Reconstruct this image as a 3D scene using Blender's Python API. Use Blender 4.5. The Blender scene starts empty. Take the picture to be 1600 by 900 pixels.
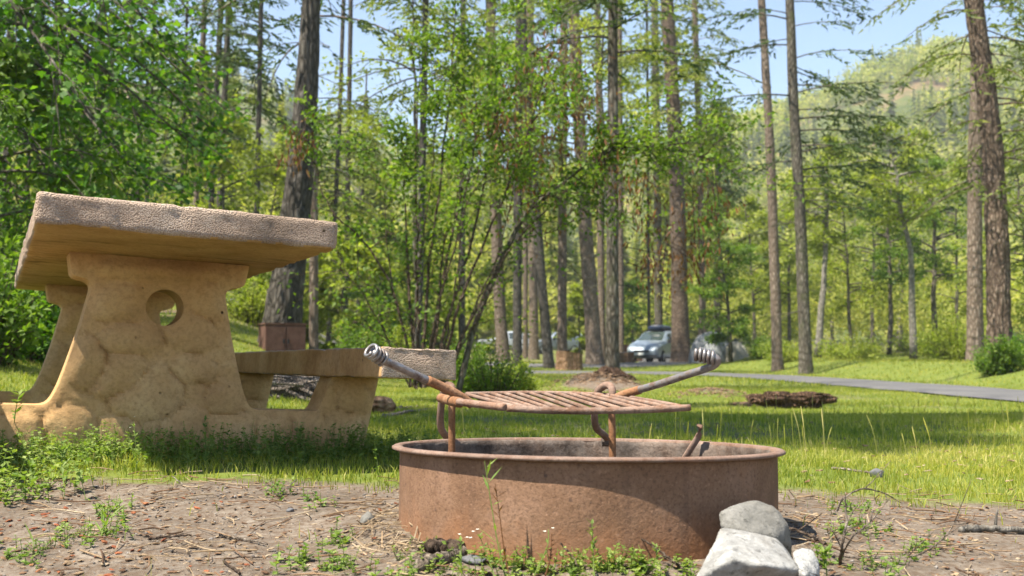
import bpy, bmesh, math, random
import numpy as np
from mathutils import Vector, Matrix
from mathutils.geometry import delaunay_2d_cdt

R = math.radians
rng = np.random.default_rng(7)
random.seed(7)
scene = bpy.context.scene
C = scene.collection

# ------------------------------------------------------------------ camera, sky, sun, exposure
FPX, HOR, HC = 1650.0, 557.0, 0.37
PITCH = math.atan((HOR - 450) / FPX)
cam = bpy.data.objects.new('camera', bpy.data.cameras.new('camera'))
C.objects.link(cam)
cam.location = (0, 0, HC)
cam.rotation_euler = (R(90) + PITCH, 0, 0)
cam.data.sensor_width = 36
cam.data.lens = 36 * FPX / 1600
cam.data.clip_start = 0.05
cam.data.clip_end = 3000
cam.data.dof.use_dof = True
cam.data.dof.focus_distance = 2.6
cam.data.dof.aperture_fstop = 6.3
scene.camera = cam

SUN_EL = R(63)
SUN_AZ = math.atan2(-0.839, -0.545)          # compass style: x = sin, y = cos
sun_dir = Vector((math.sin(SUN_AZ) * math.cos(SUN_EL), math.cos(SUN_AZ) * math.cos(SUN_EL), math.sin(SUN_EL)))
world = bpy.data.worlds.new('World')
scene.world = world
world.use_nodes = True
wn = world.node_tree
sky = wn.nodes.new('ShaderNodeTexSky')
sky.sky_type = 'NISHITA'
sky.sun_disc = False
sky.sun_elevation = SUN_EL
sky.sun_rotation = SUN_AZ
sky.air_density = 1.15
sky.dust_density = 0.1
sky.ozone_density = 2.0
bg = wn.nodes['Background']
bg.inputs['Strength'].default_value = 0.068
wn.links.new(sky.outputs[0], bg.inputs['Color'])
sl = bpy.data.lights.new('sun', 'SUN')
sl.energy = 4.2
sl.angle = R(0.6)
sl.color = (1.0, 0.925, 0.79)
sun = bpy.data.objects.new('sun', sl)
C.objects.link(sun)
sun.rotation_euler = sun_dir.to_track_quat('Z', 'Y').to_euler()

scene.view_settings.view_transform = 'Standard'
scene.view_settings.look = 'None'
scene.view_settings.exposure = 1.75
scene.view_settings.gamma = 1.0
scene.render.engine = 'CYCLES'
cy = scene.cycles
cy.max_bounces = 7
cy.diffuse_bounces = 4
cy.glossy_bounces = 2
cy.transmission_bounces = 4
cy.transparent_max_bounces = 6
cy.volume_bounces = 0
cy.caustics_reflective = False
cy.caustics_refractive = False
cy.sample_clamp_indirect = 6
cy.use_denoising = True
cy.use_adaptive_sampling = True
cy.adaptive_threshold = 0.02

# ------------------------------------------------------------------ helpers
def ray(px, py):
    c, s = math.cos(PITCH), math.sin(PITCH)
    x, u = (px - 800) / FPX, (450 - py) / FPX
    return np.array([x, c - u * s, s + u * c])

def at(px, py, Y):
    """The point at world depth Y that stands behind pixel (px, py)."""
    d = ray(px, py)
    return np.array([0, 0, HC]) + d * (Y / d[1])

def tag(o, label=None, cat=None, group=None, kind=None):
    if label: o['label'] = label
    if cat: o['category'] = cat
    if group: o['group'] = group
    if kind: o['kind'] = kind
    return o

def thing(name, label, cat, loc=(0, 0, 0), group=None, rotz=0.0):
    o = bpy.data.objects.new(name, None)
    o.empty_display_size = 0.1
    o.location = loc
    o.rotation_euler = (0, 0, rotz)
    C.objects.link(o)
    return tag(o, label, cat, group)

class MB:
    def __init__(self):
        self.v, self.n, self.f, self.t, self.m = [], 0, [], [], []
    def add(self, v, faces, tint=0.5, mi=0):
        v = np.asarray(v, float).reshape(-1, 3)
        if not isinstance(faces, list): faces = [faces]
        for f in faces:
            f = np.asarray(f, int)
            if f.size == 0: continue
            self.f.append(f + self.n)
            self.t.append(np.broadcast_to(np.asarray(tint, float), (len(f),)).copy())
            self.m.append(np.full(len(f), mi, int))
        self.v.append(v)
        self.n += len(v)
        return self
    def nfaces(self): return sum(len(f) for f in self.f)
    def mesh(self, name, mats, smooth=False):
        me = bpy.data.meshes.new(name)
        v = np.concatenate(self.v) if self.v else np.zeros((0, 3))
        me.vertices.add(len(v))
        me.vertices.foreach_set('co', v.astype(np.float32).ravel())
        sizes = np.concatenate([np.full(len(f), f.shape[1]) for f in self.f])
        loops = np.concatenate([f.ravel() for f in self.f])
        me.loops.add(len(loops))
        me.loops.foreach_set('vertex_index', loops.astype(np.int32))
        starts = np.concatenate([[0], np.cumsum(sizes)[:-1]])
        me.polygons.add(len(sizes))
        me.polygons.foreach_set('loop_start', starts.astype(np.int32))
        me.polygons.foreach_set('loop_total', sizes.astype(np.int32))
        me.polygons.foreach_set('material_index', np.concatenate(self.m).astype(np.int32))
        me.polygons.foreach_set('use_smooth', np.full(len(sizes), smooth))
        a = me.attributes.new('tint', 'FLOAT', 'FACE')
        a.data.foreach_set('value', np.concatenate(self.t).astype(np.float32))
        for m in (mats if isinstance(mats, (list, tuple)) else [mats]):
            me.materials.append(m)
        me.update(calc_edges=True)
        return me
    def build(self, name, mats, parent=None, smooth=False, loc=None):
        o = bpy.data.objects.new(name, self.mesh(name, mats, smooth))
        if loc is not None: o.location = loc
        o.parent = parent
        C.objects.link(o)
        return o

def obj_from_bm(name, bm, mats, parent=None, smooth=False, loc=None):
    me = bpy.data.meshes.new(name)
    bm.to_mesh(me)
    bm.free()
    for m in (mats if isinstance(mats, (list, tuple)) else [mats]): me.materials.append(m)
    if smooth: me.polygons.foreach_set('use_smooth', np.ones(len(me.polygons), bool))
    o = bpy.data.objects.new(name, me)
    if loc is not None: o.location = loc
    o.parent = parent
    C.objects.link(o)
    return o

def _hash(ix, iy, iz, seed):
    seed = int(seed)
    h = (ix * 374761393 + iy * 668265263 + iz * 2147483647 + seed * 974634541) & 0xFFFFFFFF
    h = ((h ^ (h >> 13)) * 1274126177) & 0xFFFFFFFF
    h = h ^ (h >> 16)
    return (h & 0xFFFF) / 65535.0

def vnoise(p, seed=0):
    """value noise in 0..1"""
    p = np.asarray(p, float)
    i = np.floor(p).astype(np.int64)
    f = p - i
    f = f * f * (3 - 2 * f)
    out = 0
    for dx in (0, 1):
        for dy in (0, 1):
            for dz in (0, 1):
                w = (f[..., 0] if dx else 1 - f[..., 0]) * (f[..., 1] if dy else 1 - f[..., 1]) * (f[..., 2] if dz else 1 - f[..., 2])
                out = out + w * _hash(i[..., 0] + dx, i[..., 1] + dy, i[..., 2] + dz, seed)
    return out

def fbm(p, seed=0, oct=4):
    s, a, t = 0, 1.0, 0
    p = np.asarray(p, float)
    for k in range(oct):
        s = s + a * vnoise(p * 2 ** k, seed + k * 17)
        t += a
        a *= 0.5
    return s / t

def n2(x, y, sc, seed=0, oct=3):
    x, y = np.broadcast_arrays(np.asarray(x, float), np.asarray(y, float))
    return fbm(np.stack([x * sc, y * sc, np.full_like(x, 0.37)], -1), seed, oct)

def sm(a, b, t):
    t = np.clip((np.asarray(t, float) - a) / (b - a), 0, 1)
    return t * t * (3 - 2 * t)

def unit(v):
    v = np.asarray(v, float)
    return v / np.maximum(np.linalg.norm(v, axis=-1, keepdims=True), 1e-9)

def tube(pts, rad, n=6, cap=True, rough=0.0, seed=0):
    pts = np.asarray(pts, float)
    k = len(pts)
    rad = np.broadcast_to(np.asarray(rad, float), (k,))
    tan = unit(np.gradient(pts, axis=0))
    ref = np.array([0, 0, 1.0]) if abs(tan[0][2]) < 0.9 else np.array([0, 1.0, 0])
    a = unit(np.cross(tan[0], ref))
    A = np.zeros((k, 3))
    for i in range(k):
        a = unit(a - tan[i] * (a @ tan[i]))
        A[i] = a
    B = np.cross(tan, A)
    th = np.linspace(0, 2 * np.pi, n, endpoint=False)
    ring = A[:, None] * np.cos(th)[None, :, None] + B[:, None] * np.sin(th)[None, :, None]
    r = rad[:, None] * np.ones((1, n))
    if rough:
        q = np.stack([np.cos(th)[None, :] * 2 + 0 * r, np.sin(th)[None, :] * 2 + 0 * r, np.arange(k)[:, None] * 0.7 + 0 * r], -1)
        r = r * (1 + rough * (fbm(q, seed) - 0.5) * 2)
    v = (pts[:, None] + ring * r[..., None]).reshape(-1, 3)
    i, j = np.meshgrid(np.arange(k - 1), np.arange(n), indexing='ij')
    j2 = (j + 1) % n
    f = np.stack([i * n + j, i * n + j2, (i + 1) * n + j2, (i + 1) * n + j], -1).reshape(-1, 4)
    fs = [f]
    if cap:
        v = np.concatenate([v, pts[:1], pts[-1:]])
        jj = np.arange(n)
        c0 = np.stack([np.full(n, k * n), (jj + 1) % n, jj], -1)
        c1 = np.stack([np.full(n, k * n + 1), (k - 1) * n + jj, (k - 1) * n + (jj + 1) % n], -1)
        fs.append(np.concatenate([c0, c1]))
    return v, fs

def smooth_path(pts, n=24):
    """Catmull-Rom through the points"""
    P = np.asarray(pts, float)
    P = np.concatenate([[2 * P[0] - P[1]], P, [2 * P[-1] - P[-2]]])
    out = []
    segs = len(P) - 3
    per = max(2, n // segs)
    for s in range(segs):
        p0, p1, p2, p3 = P[s:s + 4]
        t = np.linspace(0, 1, per, endpoint=False)[:, None]
        out.append(0.5 * ((2 * p1) + (-p0 + p2) * t + (2 * p0 - 5 * p1 + 4 * p2 - p3) * t ** 2 + (-p0 + 3 * p1 - 3 * p2 + p3) * t ** 3))
    out.append(P[-2][None])
    return np.concatenate(out)

def box(mb, lo, hi, tint=0.5, mi=0, M=None):
    x0, y0, z0 = lo
    x1, y1, z1 = hi
    v = np.array([[x0, y0, z0], [x1, y0, z0], [x1, y1, z0], [x0, y1, z0], [x0, y0, z1], [x1, y0, z1], [x1, y1, z1], [x0, y1, z1]], float)
    if M is not None: v = v @ np.array(M.to_3x3()).T + np.array(M.translation)
    mb.add(v, np.array([[0, 3, 2, 1], [4, 5, 6, 7], [0, 1, 5, 4], [1, 2, 6, 5], [2, 3, 7, 6], [3, 0, 4, 7]]), tint, mi)

# ------------------------------------------------------------------ materials
class NT:
    def __init__(self, name):
        self.m = bpy.data.materials.new(name)
        self.m.use_nodes = True
        self.t = self.m.node_tree
        self.b = self.t.nodes['Principled BSDF']
        self.out = self.t.nodes['Material Output']
    def n(self, typ, **kw):
        nd = self.t.nodes.new(typ)
        for k, v in kw.items():
            if k in nd.inputs.keys(): nd.inputs[k].default_value = v
            else: setattr(nd, k, v)
        return nd
    def l(self, a, b): self.t.links.new(a, b)
    def coord(self, scale=(1, 1, 1), kind='Object'):
        tc = self.n('ShaderNodeTexCoord')
        mp = self.n('ShaderNodeMapping')
        mp.inputs['Scale'].default_value = scale
        self.l(tc.outputs[kind], mp.inputs['Vector'])
        return mp.outputs[0]
    def noise(self, co, scale, detail=4, rough=0.6, dist=0.0):
        nd = self.n('ShaderNodeTexNoise')
        nd.inputs['Scale'].default_value = scale
        nd.inputs['Detail'].default_value = detail
        nd.inputs['Roughness'].default_value = rough
        nd.inputs['Distortion'].default_value = dist
        self.l(co, nd.inputs['Vector'])
        return nd.outputs['Fac']
    def voro(self, co, scale, feature='F1'):
        nd = self.n('ShaderNodeTexVoronoi')
        nd.feature = feature
        nd.inputs['Scale'].default_value = scale
        self.l(co, nd.inputs['Vector'])
        return nd
    def ramp(self, fac, stops, interp='LINEAR'):
        nd = self.n('ShaderNodeValToRGB')
        cr = nd.color_ramp
        cr.interpolation = interp
        while len(cr.elements) < len(stops): cr.elements.new(0.5)
        for e, (p, c) in zip(cr.elements, stops):
            e.position = p
            e.color = (*c, 1) if len(c) == 3 else c
        self.l(fac, nd.inputs['Fac'])
        return nd.outputs['Color']
    def mix(self, fac, a, b, mode='MIX'):
        nd = self.n('ShaderNodeMix')
        nd.data_type = 'RGBA'
        nd.blend_type = mode
        for s, v in ((nd.inputs['Factor'], fac), (nd.inputs['A'], a), (nd.inputs['B'], b)):
            pass
        ins = {'f': nd.inputs[0], 'a': nd.inputs[6], 'b': nd.inputs[7]}
        for k, v in (('f', fac), ('a', a), ('b', b)):
            if hasattr(v, 'links'): self.l(v, ins[k])
            elif k == 'f': ins[k].default_value = v
            else: ins[k].default_value = (*v, 1)
        return nd.outputs[2]
    def math(self, op, a, b=None, clamp=False):
        nd = self.n('ShaderNodeMath')
        nd.operation = op
        nd.use_clamp = clamp
        for i, v in enumerate((a, b)):
            if v is None: continue
            if hasattr(v, 'links'): self.l(v, nd.inputs[i])
            else: nd.inputs[i].default_value = v
        return nd.outputs[0]
    def bump(self, h, strength=0.5, dist=0.01, prev=None):
        nd = self.n('ShaderNodeBump')
        nd.inputs['Strength'].default_value = strength
        nd.inputs['Distance'].default_value = dist
        self.l(h, nd.inputs['Height'])
        if prev is not None: self.l(prev, nd.inputs['Normal'])
        return nd.outputs[0]
    def attr(self, name):
        nd = self.n('ShaderNodeAttribute')
        nd.attribute_name = name
        return nd.outputs['Fac']
    def done(self, col=None, rough=None, nor=None, spec=0.3, metal=None):
        for s, v in (('Base Color', col), ('Roughness', rough), ('Normal', nor), ('Metallic', metal)):
            if v is None: continue
            if hasattr(v, 'links'): self.l(v, self.b.inputs[s])
            elif s == 'Base Color': self.b.inputs[s].default_value = (*v, 1)
            else: self.b.inputs[s].default_value = v
        self.b.inputs['Specular IOR Level'].default_value = spec
        return self.m

def leaf_mat(name, cols, trans=0.35, rough=0.55, tcol=None):
    n = NT(name)
    t = n.attr('tint')
    col = n.ramp(t, [(i / (len(cols) - 1), c) for i, c in enumerate(cols)])
    co = n.coord(kind='Object')
    var = n.noise(co, 0.9, 2)
    col = n.mix(1.0, col, n.ramp(var, [(0.3, (0.72, 0.8, 0.75)), (0.7, (1.25, 1.15, 1.1))]), 'MULTIPLY')
    n.done(col, rough, spec=0.25)
    if trans > 0:
        tr = n.n('ShaderNodeBsdfTranslucent')
        n.l(n.mix(1.0, col, (1.5, 1.7, 0.55), 'MULTIPLY'), tr.inputs['Color'])
        ms = n.n('ShaderNodeMixShader')
        ms.inputs[0].default_value = trans
        n.l(n.b.outputs[0], ms.inputs[1])
        n.l(tr.outputs[0], ms.inputs[2])
        n.l(ms.outputs[0], n.out.inputs['Surface'])
    return n.m

def bark_mat(name, dark, mid, light, sc=1.0, moss=0.0, zst=2.6):
    n = NT(name)
    co = n.coord((9 * sc, 9 * sc, zst * sc))
    v = n.voro(co, 1.6, 'DISTANCE_TO_EDGE')
    nz = n.noise(co, 2.2, 6, 0.7, 0.6)
    cr = n.math('MULTIPLY', v.outputs['Distance'], 2.4, True)
    h = n.math('MULTIPLY', n.math('ADD', cr, nz), 0.55, True)
    col = n.ramp(h, [(0.12, dark), (0.42, mid), (0.85, light)])
    big = n.noise(n.coord((1, 1, 0.35)), 1.1, 3)
    col = n.mix(n.ramp(big, [(0.4, (0, 0, 0)), (0.7, (0.55, 0.55, 0.55))]), col, tuple(0.55 * c for c in mid))
    if moss:
        ms = n.noise(n.coord((1, 1, 0.6)), 2.3, 5)
        col = n.mix(n.ramp(ms, [(0.52, (0, 0, 0)), (0.66, (moss, moss, moss))]), col, (0.07, 0.09, 0.025))
    return n.done(col, 0.9, n.bump(h, 1.0, 0.04), 0.15)

M = {}
# conifer needles, broad leaves
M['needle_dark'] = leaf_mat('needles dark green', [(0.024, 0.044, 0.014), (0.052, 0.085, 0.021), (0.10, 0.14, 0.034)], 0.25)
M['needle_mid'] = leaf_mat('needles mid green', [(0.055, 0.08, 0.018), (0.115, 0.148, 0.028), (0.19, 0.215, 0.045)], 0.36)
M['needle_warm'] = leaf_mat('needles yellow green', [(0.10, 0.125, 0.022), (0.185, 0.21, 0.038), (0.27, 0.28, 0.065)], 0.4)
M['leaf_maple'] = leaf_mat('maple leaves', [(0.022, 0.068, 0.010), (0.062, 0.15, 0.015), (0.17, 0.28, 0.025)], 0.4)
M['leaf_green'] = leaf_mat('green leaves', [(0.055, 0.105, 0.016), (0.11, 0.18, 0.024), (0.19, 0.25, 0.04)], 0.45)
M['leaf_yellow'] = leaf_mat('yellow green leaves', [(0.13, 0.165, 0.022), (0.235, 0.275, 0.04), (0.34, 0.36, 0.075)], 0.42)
M['leaf_brown'] = leaf_mat('dry brown hanging leaves', [(0.08, 0.035, 0.014), (0.15, 0.065, 0.025), (0.22, 0.11, 0.04)], 0.3)
M['grass'] = leaf_mat('grass blades', [(0.085, 0.135, 0.016), (0.20, 0.24, 0.03), (0.35, 0.34, 0.065), (0.48, 0.42, 0.19)], 0.4)
M['weed'] = leaf_mat('weed leaves', [(0.05, 0.10, 0.02), (0.12, 0.19, 0.035), (0.22, 0.28, 0.075)], 0.35)
M['far'] = leaf_mat('distant foliage', [(0.045, 0.072, 0.026), (0.14, 0.17, 0.036), (0.28, 0.30, 0.06), (0.42, 0.40, 0.11)], 0.42)
# bark
M['bark_grey'] = bark_mat('grey conifer bark', (0.018, 0.016, 0.014), (0.075, 0.066, 0.055), (0.16, 0.145, 0.125))
M['bark_tan'] = bark_mat('tan conifer bark', (0.045, 0.033, 0.025), (0.17, 0.128, 0.097), (0.31, 0.255, 0.205))
M['bark_red'] = bark_mat('furrowed red brown bark', (0.018, 0.012, 0.009), (0.115, 0.082, 0.060), (0.25, 0.195, 0.15), 0.9, 0, 3.2)
M['bark_pale'] = bark_mat('pale alder bark', (0.06, 0.052, 0.043), (0.19, 0.172, 0.145), (0.34, 0.315, 0.275), 1.0, 0.4)
M['bark_moss'] = bark_mat('mossy grey bark', (0.025, 0.022, 0.018), (0.10, 0.085, 0.066), (0.22, 0.20, 0.165), 1.0, 0.5)
M['twig'] = bark_mat('twig bark', (0.03, 0.02, 0.014), (0.10, 0.07, 0.05), (0.20, 0.15, 0.115), 3.0)
M['deadwood'] = bark_mat('weathered dead wood', (0.08, 0.06, 0.045), (0.25, 0.20, 0.155), (0.45, 0.39, 0.32), 3.0)
M['rotten'] = bark_mat('rotten brown wood', (0.015, 0.010, 0.007), (0.085, 0.05, 0.032), (0.22, 0.135, 0.085), 2.0)
M['cut'] = bark_mat('split stump wood', (0.08, 0.045, 0.025), (0.22, 0.13, 0.075), (0.40, 0.27, 0.17), 1.2)

# ------------------------------------------------------------------ terrain
def H(x, y):
    x = np.asarray(x, float); y = np.asarray(y, float)
    yy = np.maximum(y, 0.5)
    s = x / yy
    z = 0.055 * sm(0.6, -1.3, x) * sm(1.5, 2.6, y) - 0.02 * sm(0.2, 1.5, x)
    z = z - 0.18 * sm(5, 12, y) * sm(-14, -2, x) + 0.25 * sm(40, 50, y) + 0.02 * np.maximum(y - 60, 0) * sm(140, 110, y)
    bank = sm(-0.10, -0.30, s) * np.clip(0.08 * (y - 5), 0, 3.2)
    bank = bank + np.clip(0.28 * (-x - 0.38 * np.maximum(y, 0) - 0.2), 0, 2.5) * sm(4, 8, y)
    z = z + bank
    z = z + 0.42 * sm(8.9, 11.8, x) * sm(12, 20, y)
    # mound with tree roots
    z = z + 0.30 * np.exp(-(((x - 1.5) / 0.85) ** 2 + ((y - 18.2) / 0.9) ** 2))
    z = z + 0.10 * np.exp(-(((x - 2.9) / 0.5) ** 2 + ((y - 15.5) / 0.7) ** 2))
    near = sm(30, 8, y) * sm(-30, -8, y) * sm(30, 8, np.abs(x))
    z = z + near * (0.05 * (n2(x, y, 0.9, 3, 2) - 0.5) + 0.028 * (n2(x, y, 4.0, 5, 3) - 0.5))
    # earth heaped against the ring
    rr = np.hypot(x - 0.155, y - 2.22)
    z = z + 0.018 * np.exp(-((rr - 0.42) / 0.08) ** 2)
    return z

def Hs(x, y): return float(H(np.array([x]), np.array([y]))[0])

def gp(px, Y, dz=0.0):
    x = (px - 800) / FPX * Y
    return np.array([x, Y, Hs(x, Y) + dz])

# road centre lines (x, y) and half widths
ROAD_B = smooth_path([(7.6, -14), (7.5, 0), (7.3, 10), (7.25, 18), (7.2, 25), (6.6, 31), (3.9, 35.6), (-1, 36.4), (-9, 35.4), (-22, 32)], 160)
ROAD_A = smooth_path([(-22, 49), (-9, 47), (0.6, 46.3), (5.0, 47), (7.8, 52), (9.0, 60), (10.5, 75)], 120)

def road_d(x, y, path):
    x = np.asarray(x, float); y = np.asarray(y, float)
    out = np.full(x.shape, 1e9)
    for p in path: out = np.minimum(out, np.hypot(x - p[0], y - p[1]))
    return out

def grassness(x, y):
    x = np.asarray(x, float); y = np.asarray(y, float)
    b = np.interp(x, [-3, -1.3, -0.5, 0.0, 0.35, 0.72, 1.0, 1.3, 1.8, 4], [2.35, 2.62, 2.84, 2.85, 2.75, 2.95, 2.84, 2.58, 2.45, 2.3])
    nz = n2(x, y, 2.2, 21, 4) - 0.5
    g = sm(-0.26, 0.34, y - b + 0.75 * nz)
    g = g * (1 - 0.45 * sm(0.57, 0.68, n2(x, y, 0.85, 33, 4)) * sm(3, 5, y))
    rr = np.hypot((x - 1.5) / 0.7, (y - 17.6) / 0.9)
    g = g * sm(0.7, 1.25, rr)
    g = g * (1 - 0.8 * np.exp(-(((x - 2.9) / 0.5) ** 2 + ((y - 15.3) / 0.5) ** 2)))
    return g

def axis(fine_lo, fine_hi, step, lo, hi, grow):
    a = list(np.arange(fine_lo, fine_hi + 1e-6, step))
    d = step
    while a[-1] < hi:
        d *= grow
        a.append(a[-1] + d)
    d = step
    while a[0] > lo:
        d *= grow
        a.insert(0, a[0] - d)
    return np.array(a)

gx = axis(-2.4, 2.6, 0.03, -620, 620, 1.07)
gy = axis(1.2, 5.0, 0.03, -120, 600, 1.06)
GX, GY = np.meshgrid(gx, gy, indexing='ij')
GZ = H(GX, GY)
dirt_rough = (n2(GX, GY, 14, 8, 3) - 0.5) * 0.016 * sm(9, 4, GY) * sm(-2, 0.5, GY)
GZ = GZ + dirt_rough
ni, nj = GX.shape
ii, jj = np.meshgrid(np.arange(ni - 1), np.arange(nj - 1), indexing='ij')
gf = np.stack([ii * nj + jj, (ii + 1) * nj + jj, (ii + 1) * nj + jj + 1, ii * nj + jj + 1], -1).reshape(-1, 4)
mb = MB().add(np.stack([GX, GY, GZ], -1).reshape(-1, 3), gf)

n = NT('ground of dirt and turf')
co = n.coord()
fine = n.noise(co, 60, 5, 0.7)
med = n.noise(co, 9, 5, 0.65)
big = n.noise(co, 1.3, 4, 0.6)
dirt = n.ramp(med, [(0.28, (0.094, 0.077, 0.060)), (0.5, (0.170, 0.141, 0.112)), (0.72, (0.252, 0.212, 0.170))])
dirt = n.mix(n.ramp(fine, [(0.35, (1, 1, 1)), (0.6, (0, 0, 0))]), dirt, (0.10, 0.068, 0.045))
vp = n.voro(co, 75)
peb = n.ramp(vp.outputs['Distance'], [(0.12, (1, 1, 1)), (0.26, (0, 0, 0))])
pebsel = n.ramp(n.noise(co, 23, 2), [(0.54, (0, 0, 0)), (0.6, (1, 1, 1))])
dirt = n.mix(n.math('MULTIPLY', peb, pebsel), dirt, (0.34, 0.28, 0.22))
turf = n.ramp(med, [(0.3, (0.07, 0.10, 0.02)), (0.55, (0.15, 0.175, 0.034)), (0.75, (0.25, 0.22, 0.075))])
far_t = n.ramp(big, [(0.35, (0.06, 0.10, 0.018)), (0.65, (0.14, 0.17, 0.035))])
turf = n.mix(0.45, turf, far_t)
g = n.attr('grass')
gm = n.math('ADD', g, n.math('MULTIPLY', n.math('SUBTRACT', fine, 0.5), 0.5), True)
gm = n.ramp(gm, [(0.35, (0, 0, 0)), (0.65, (1, 1, 1))])
litter = n.ramp(n.noise(co, 0.55, 4, 0.65), [(0.45, (0, 0, 0)), (0.6, (1, 1, 1))])
lm = n.math('MULTIPLY', n.attr('wood'), litter)
turf = n.mix(lm, turf, (0.13, 0.095, 0.06))
col = n.mix(gm, dirt, turf)
hgt = n.math('ADD', n.math('MULTIPLY', fine, 0.5), n.math('ADD', med, n.math('MULTIPLY', peb, n.math('MULTIPLY', pebsel, 0.5))))
n.done(col, 0.95, n.bump(hgt, 0.8, 0.02), 0.1)
M['ground'] = n.m
ground = mb.build('ground', M['ground'], smooth=True)
a = ground.data.attributes.new('grass', 'FLOAT', 'POINT')
a.data.foreach_set('value', grassness(GX, GY).astype(np.float32).ravel())
a = ground.data.attributes.new('wood', 'FLOAT', 'POINT')
a.data.foreach_set('value', (sm(50, 62, GY) + sm(-0.12, -0.2, GX / np.maximum(GY, .5)) * sm(9, 14, GY)).clip(0, 1).astype(np.float32).ravel())
tag(ground, kind='structure')

def ribbon(name, path, half, mat, lift, wide=0):
    P = np.asarray(path)
    t = unit(np.gradient(P, axis=0))
    nrm = np.stack([-t[:, 1], t[:, 0]], -1)
    us = np.linspace(-1, 1, 9)
    w = (half + (wide * sm(6.8, 3.0, P[:, 0]) if wide else 0)) * (1 + 0.05 * np.sin(np.arange(len(P)) * 0.9))
    X = P[:, None, 0] + nrm[:, None, 0] * us[None] * w[:, None]
    Y = P[:, None, 1] + nrm[:, None, 1] * us[None] * w[:, None]
    Z = H(X, Y) + lift - 0.03 * (np.abs(us)[None] > 0.99)
    k = len(us)
    i, j = np.meshgrid(np.arange(len(P) - 1), np.arange(k - 1), indexing='ij')
    f = np.stack([i * k + j, i * k + j + 1, (i + 1) * k + j + 1, (i + 1) * k + j], -1).reshape(-1, 4)
    return tag(MB().add(np.stack([X, Y, Z], -1), f).build(name, mat, smooth=True), kind='structure')

n = NT('worn grey asphalt')
co = n.coord()
c1 = n.ramp(n.noise(co, 0.8, 5, 0.7), [(0.35, (0.07, 0.07, 0.074)), (0.65, (0.125, 0.122, 0.118))])
c1 = n.mix(n.ramp(n.noise(co, 40, 3), [(0.4, (0, 0, 0)), (0.7, (0.5, 0.5, 0.5))]), c1, (0.13, 0.122, 0.115))
n.done(c1, 0.85, n.bump(n.noise(co, 60, 3), 0.4, 0.01), 0.25)
M['asphalt'] = n.m
ribbon('road', ROAD_B, 1.0, M['asphalt'], 0.05, 1.8)
ribbon('road', ROAD_A, 1.8, M['asphalt'], 0.035)

# ------------------------------------------------------------------ hills behind the valley
SKY_PX = [-2400, -800, 0, 250, 400, 470, 600, 750, 900, 1000, 1080, 1180, 1230, 1300, 1400, 1460, 1560, 1700, 2400, 4000]
SKY_PY = [90, 90, 120, 150, 175, 205, 272, 310, 300, 272, 245, 215, 205, 172, 132, 122, 118, 105, 90, 130]
def hill_z(az_px, r):
    top = (HOR - np.interp(az_px, SKY_PX, SKY_PY)) / FPX * 430.0
    t = sm(135, 430, r)
    base = 1.8
    ridg = 1 + 0.10 * (n2(az_px / 100.0, r / 60.0, 0.8, 91, 3) - 0.5) * 2 * np.sin(np.pi * np.clip((r - 135) / 295, 0, 1))
    return base * 0 + 0.9 + top * t ** 1.15 * ridg - np.maximum(r - 430, 0) * 0.25
apx = np.linspace(-2400, 4000, 200)
rr_ = np.linspace(135, 620, 70)
AP, RR = np.meshgrid(apx, rr_, indexing='ij')
HX = (AP - 800) / FPX * RR
HY = RR.copy()
HZ = hill_z(AP, RR) + (n2(HX, HY, 0.03, 5, 3) - 0.5) * 4 * sm(135, 200, RR) - 1.0 * (RR < 140)
k = len(rr_)
i, j = np.meshgrid(np.arange(len(apx) - 1), np.arange(k - 1), indexing='ij')
f = np.stack([i * k + j, (i + 1) * k + j, (i + 1) * k + j + 1, i * k + j + 1], -1).reshape(-1, 4)
n = NT('hillside earth and brush')
co = n.coord()
c1 = n.ramp(n.noise(co, 0.05, 6, 0.65), [(0.35, (0.05, 0.065, 0.02)), (0.5, (0.10, 0.115, 0.035)), (0.62, (0.20, 0.125, 0.075))])
c1 = n.mix(n.ramp(n.noise(co, 0.35, 5), [(0.4, (0, 0, 0)), (0.65, (0.7, 0.7, 0.7))]), c1, (0.045, 0.07, 0.018))
n.done(c1, 0.95, n.bump(n.noise(co, 0.4, 5), 1.0, 1.0), 0.05)
M['hill'] = n.m
tag(MB().add(np.stack([HX, HY, HZ], -1), f).build('hills', M['hill'], smooth=True), kind='structure')

# ------------------------------------------------------------------ vegetation generators
def tufts(c, u, length, width, seed_rng, droop=0.0):
    """one narrow triangle per row: c base, u direction"""
    c = np.asarray(c); u = unit(u)
    m = len(c)
    rnd = unit(seed_rng.normal(size=(m, 3)))
    s = unit(np.cross(u, rnd))
    L = np.broadcast_to(length, (m,))[:, None]
    W = np.broadcast_to(width, (m,))[:, None]
    v = np.stack([c - s * W / 2, c + s * W / 2, c + u * L], 1).reshape(-1, 3)
    return v, np.arange(3 * m).reshape(m, 3)

def rhombs(c, u, nrm, length, width):
    """leaf shaped quads, slightly folded: c base, u along, nrm normal"""
    c = np.asarray(c); u = unit(u)
    s = unit(np.cross(nrm, u))
    nn = np.cross(u, s)
    m = len(c)
    L = np.broadcast_to(length, (m,))[:, None]
    W = np.broadcast_to(width, (m,))[:, None]
    v = np.stack([c, c + u * L * 0.42 + s * W / 2 + nn * W * 0.12, c + u * L, c + u * L * 0.42 - s * W / 2 + nn * W * 0.12], 1).reshape(-1, 3)
    return v, np.arange(4 * m).reshape(m, 4)

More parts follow.
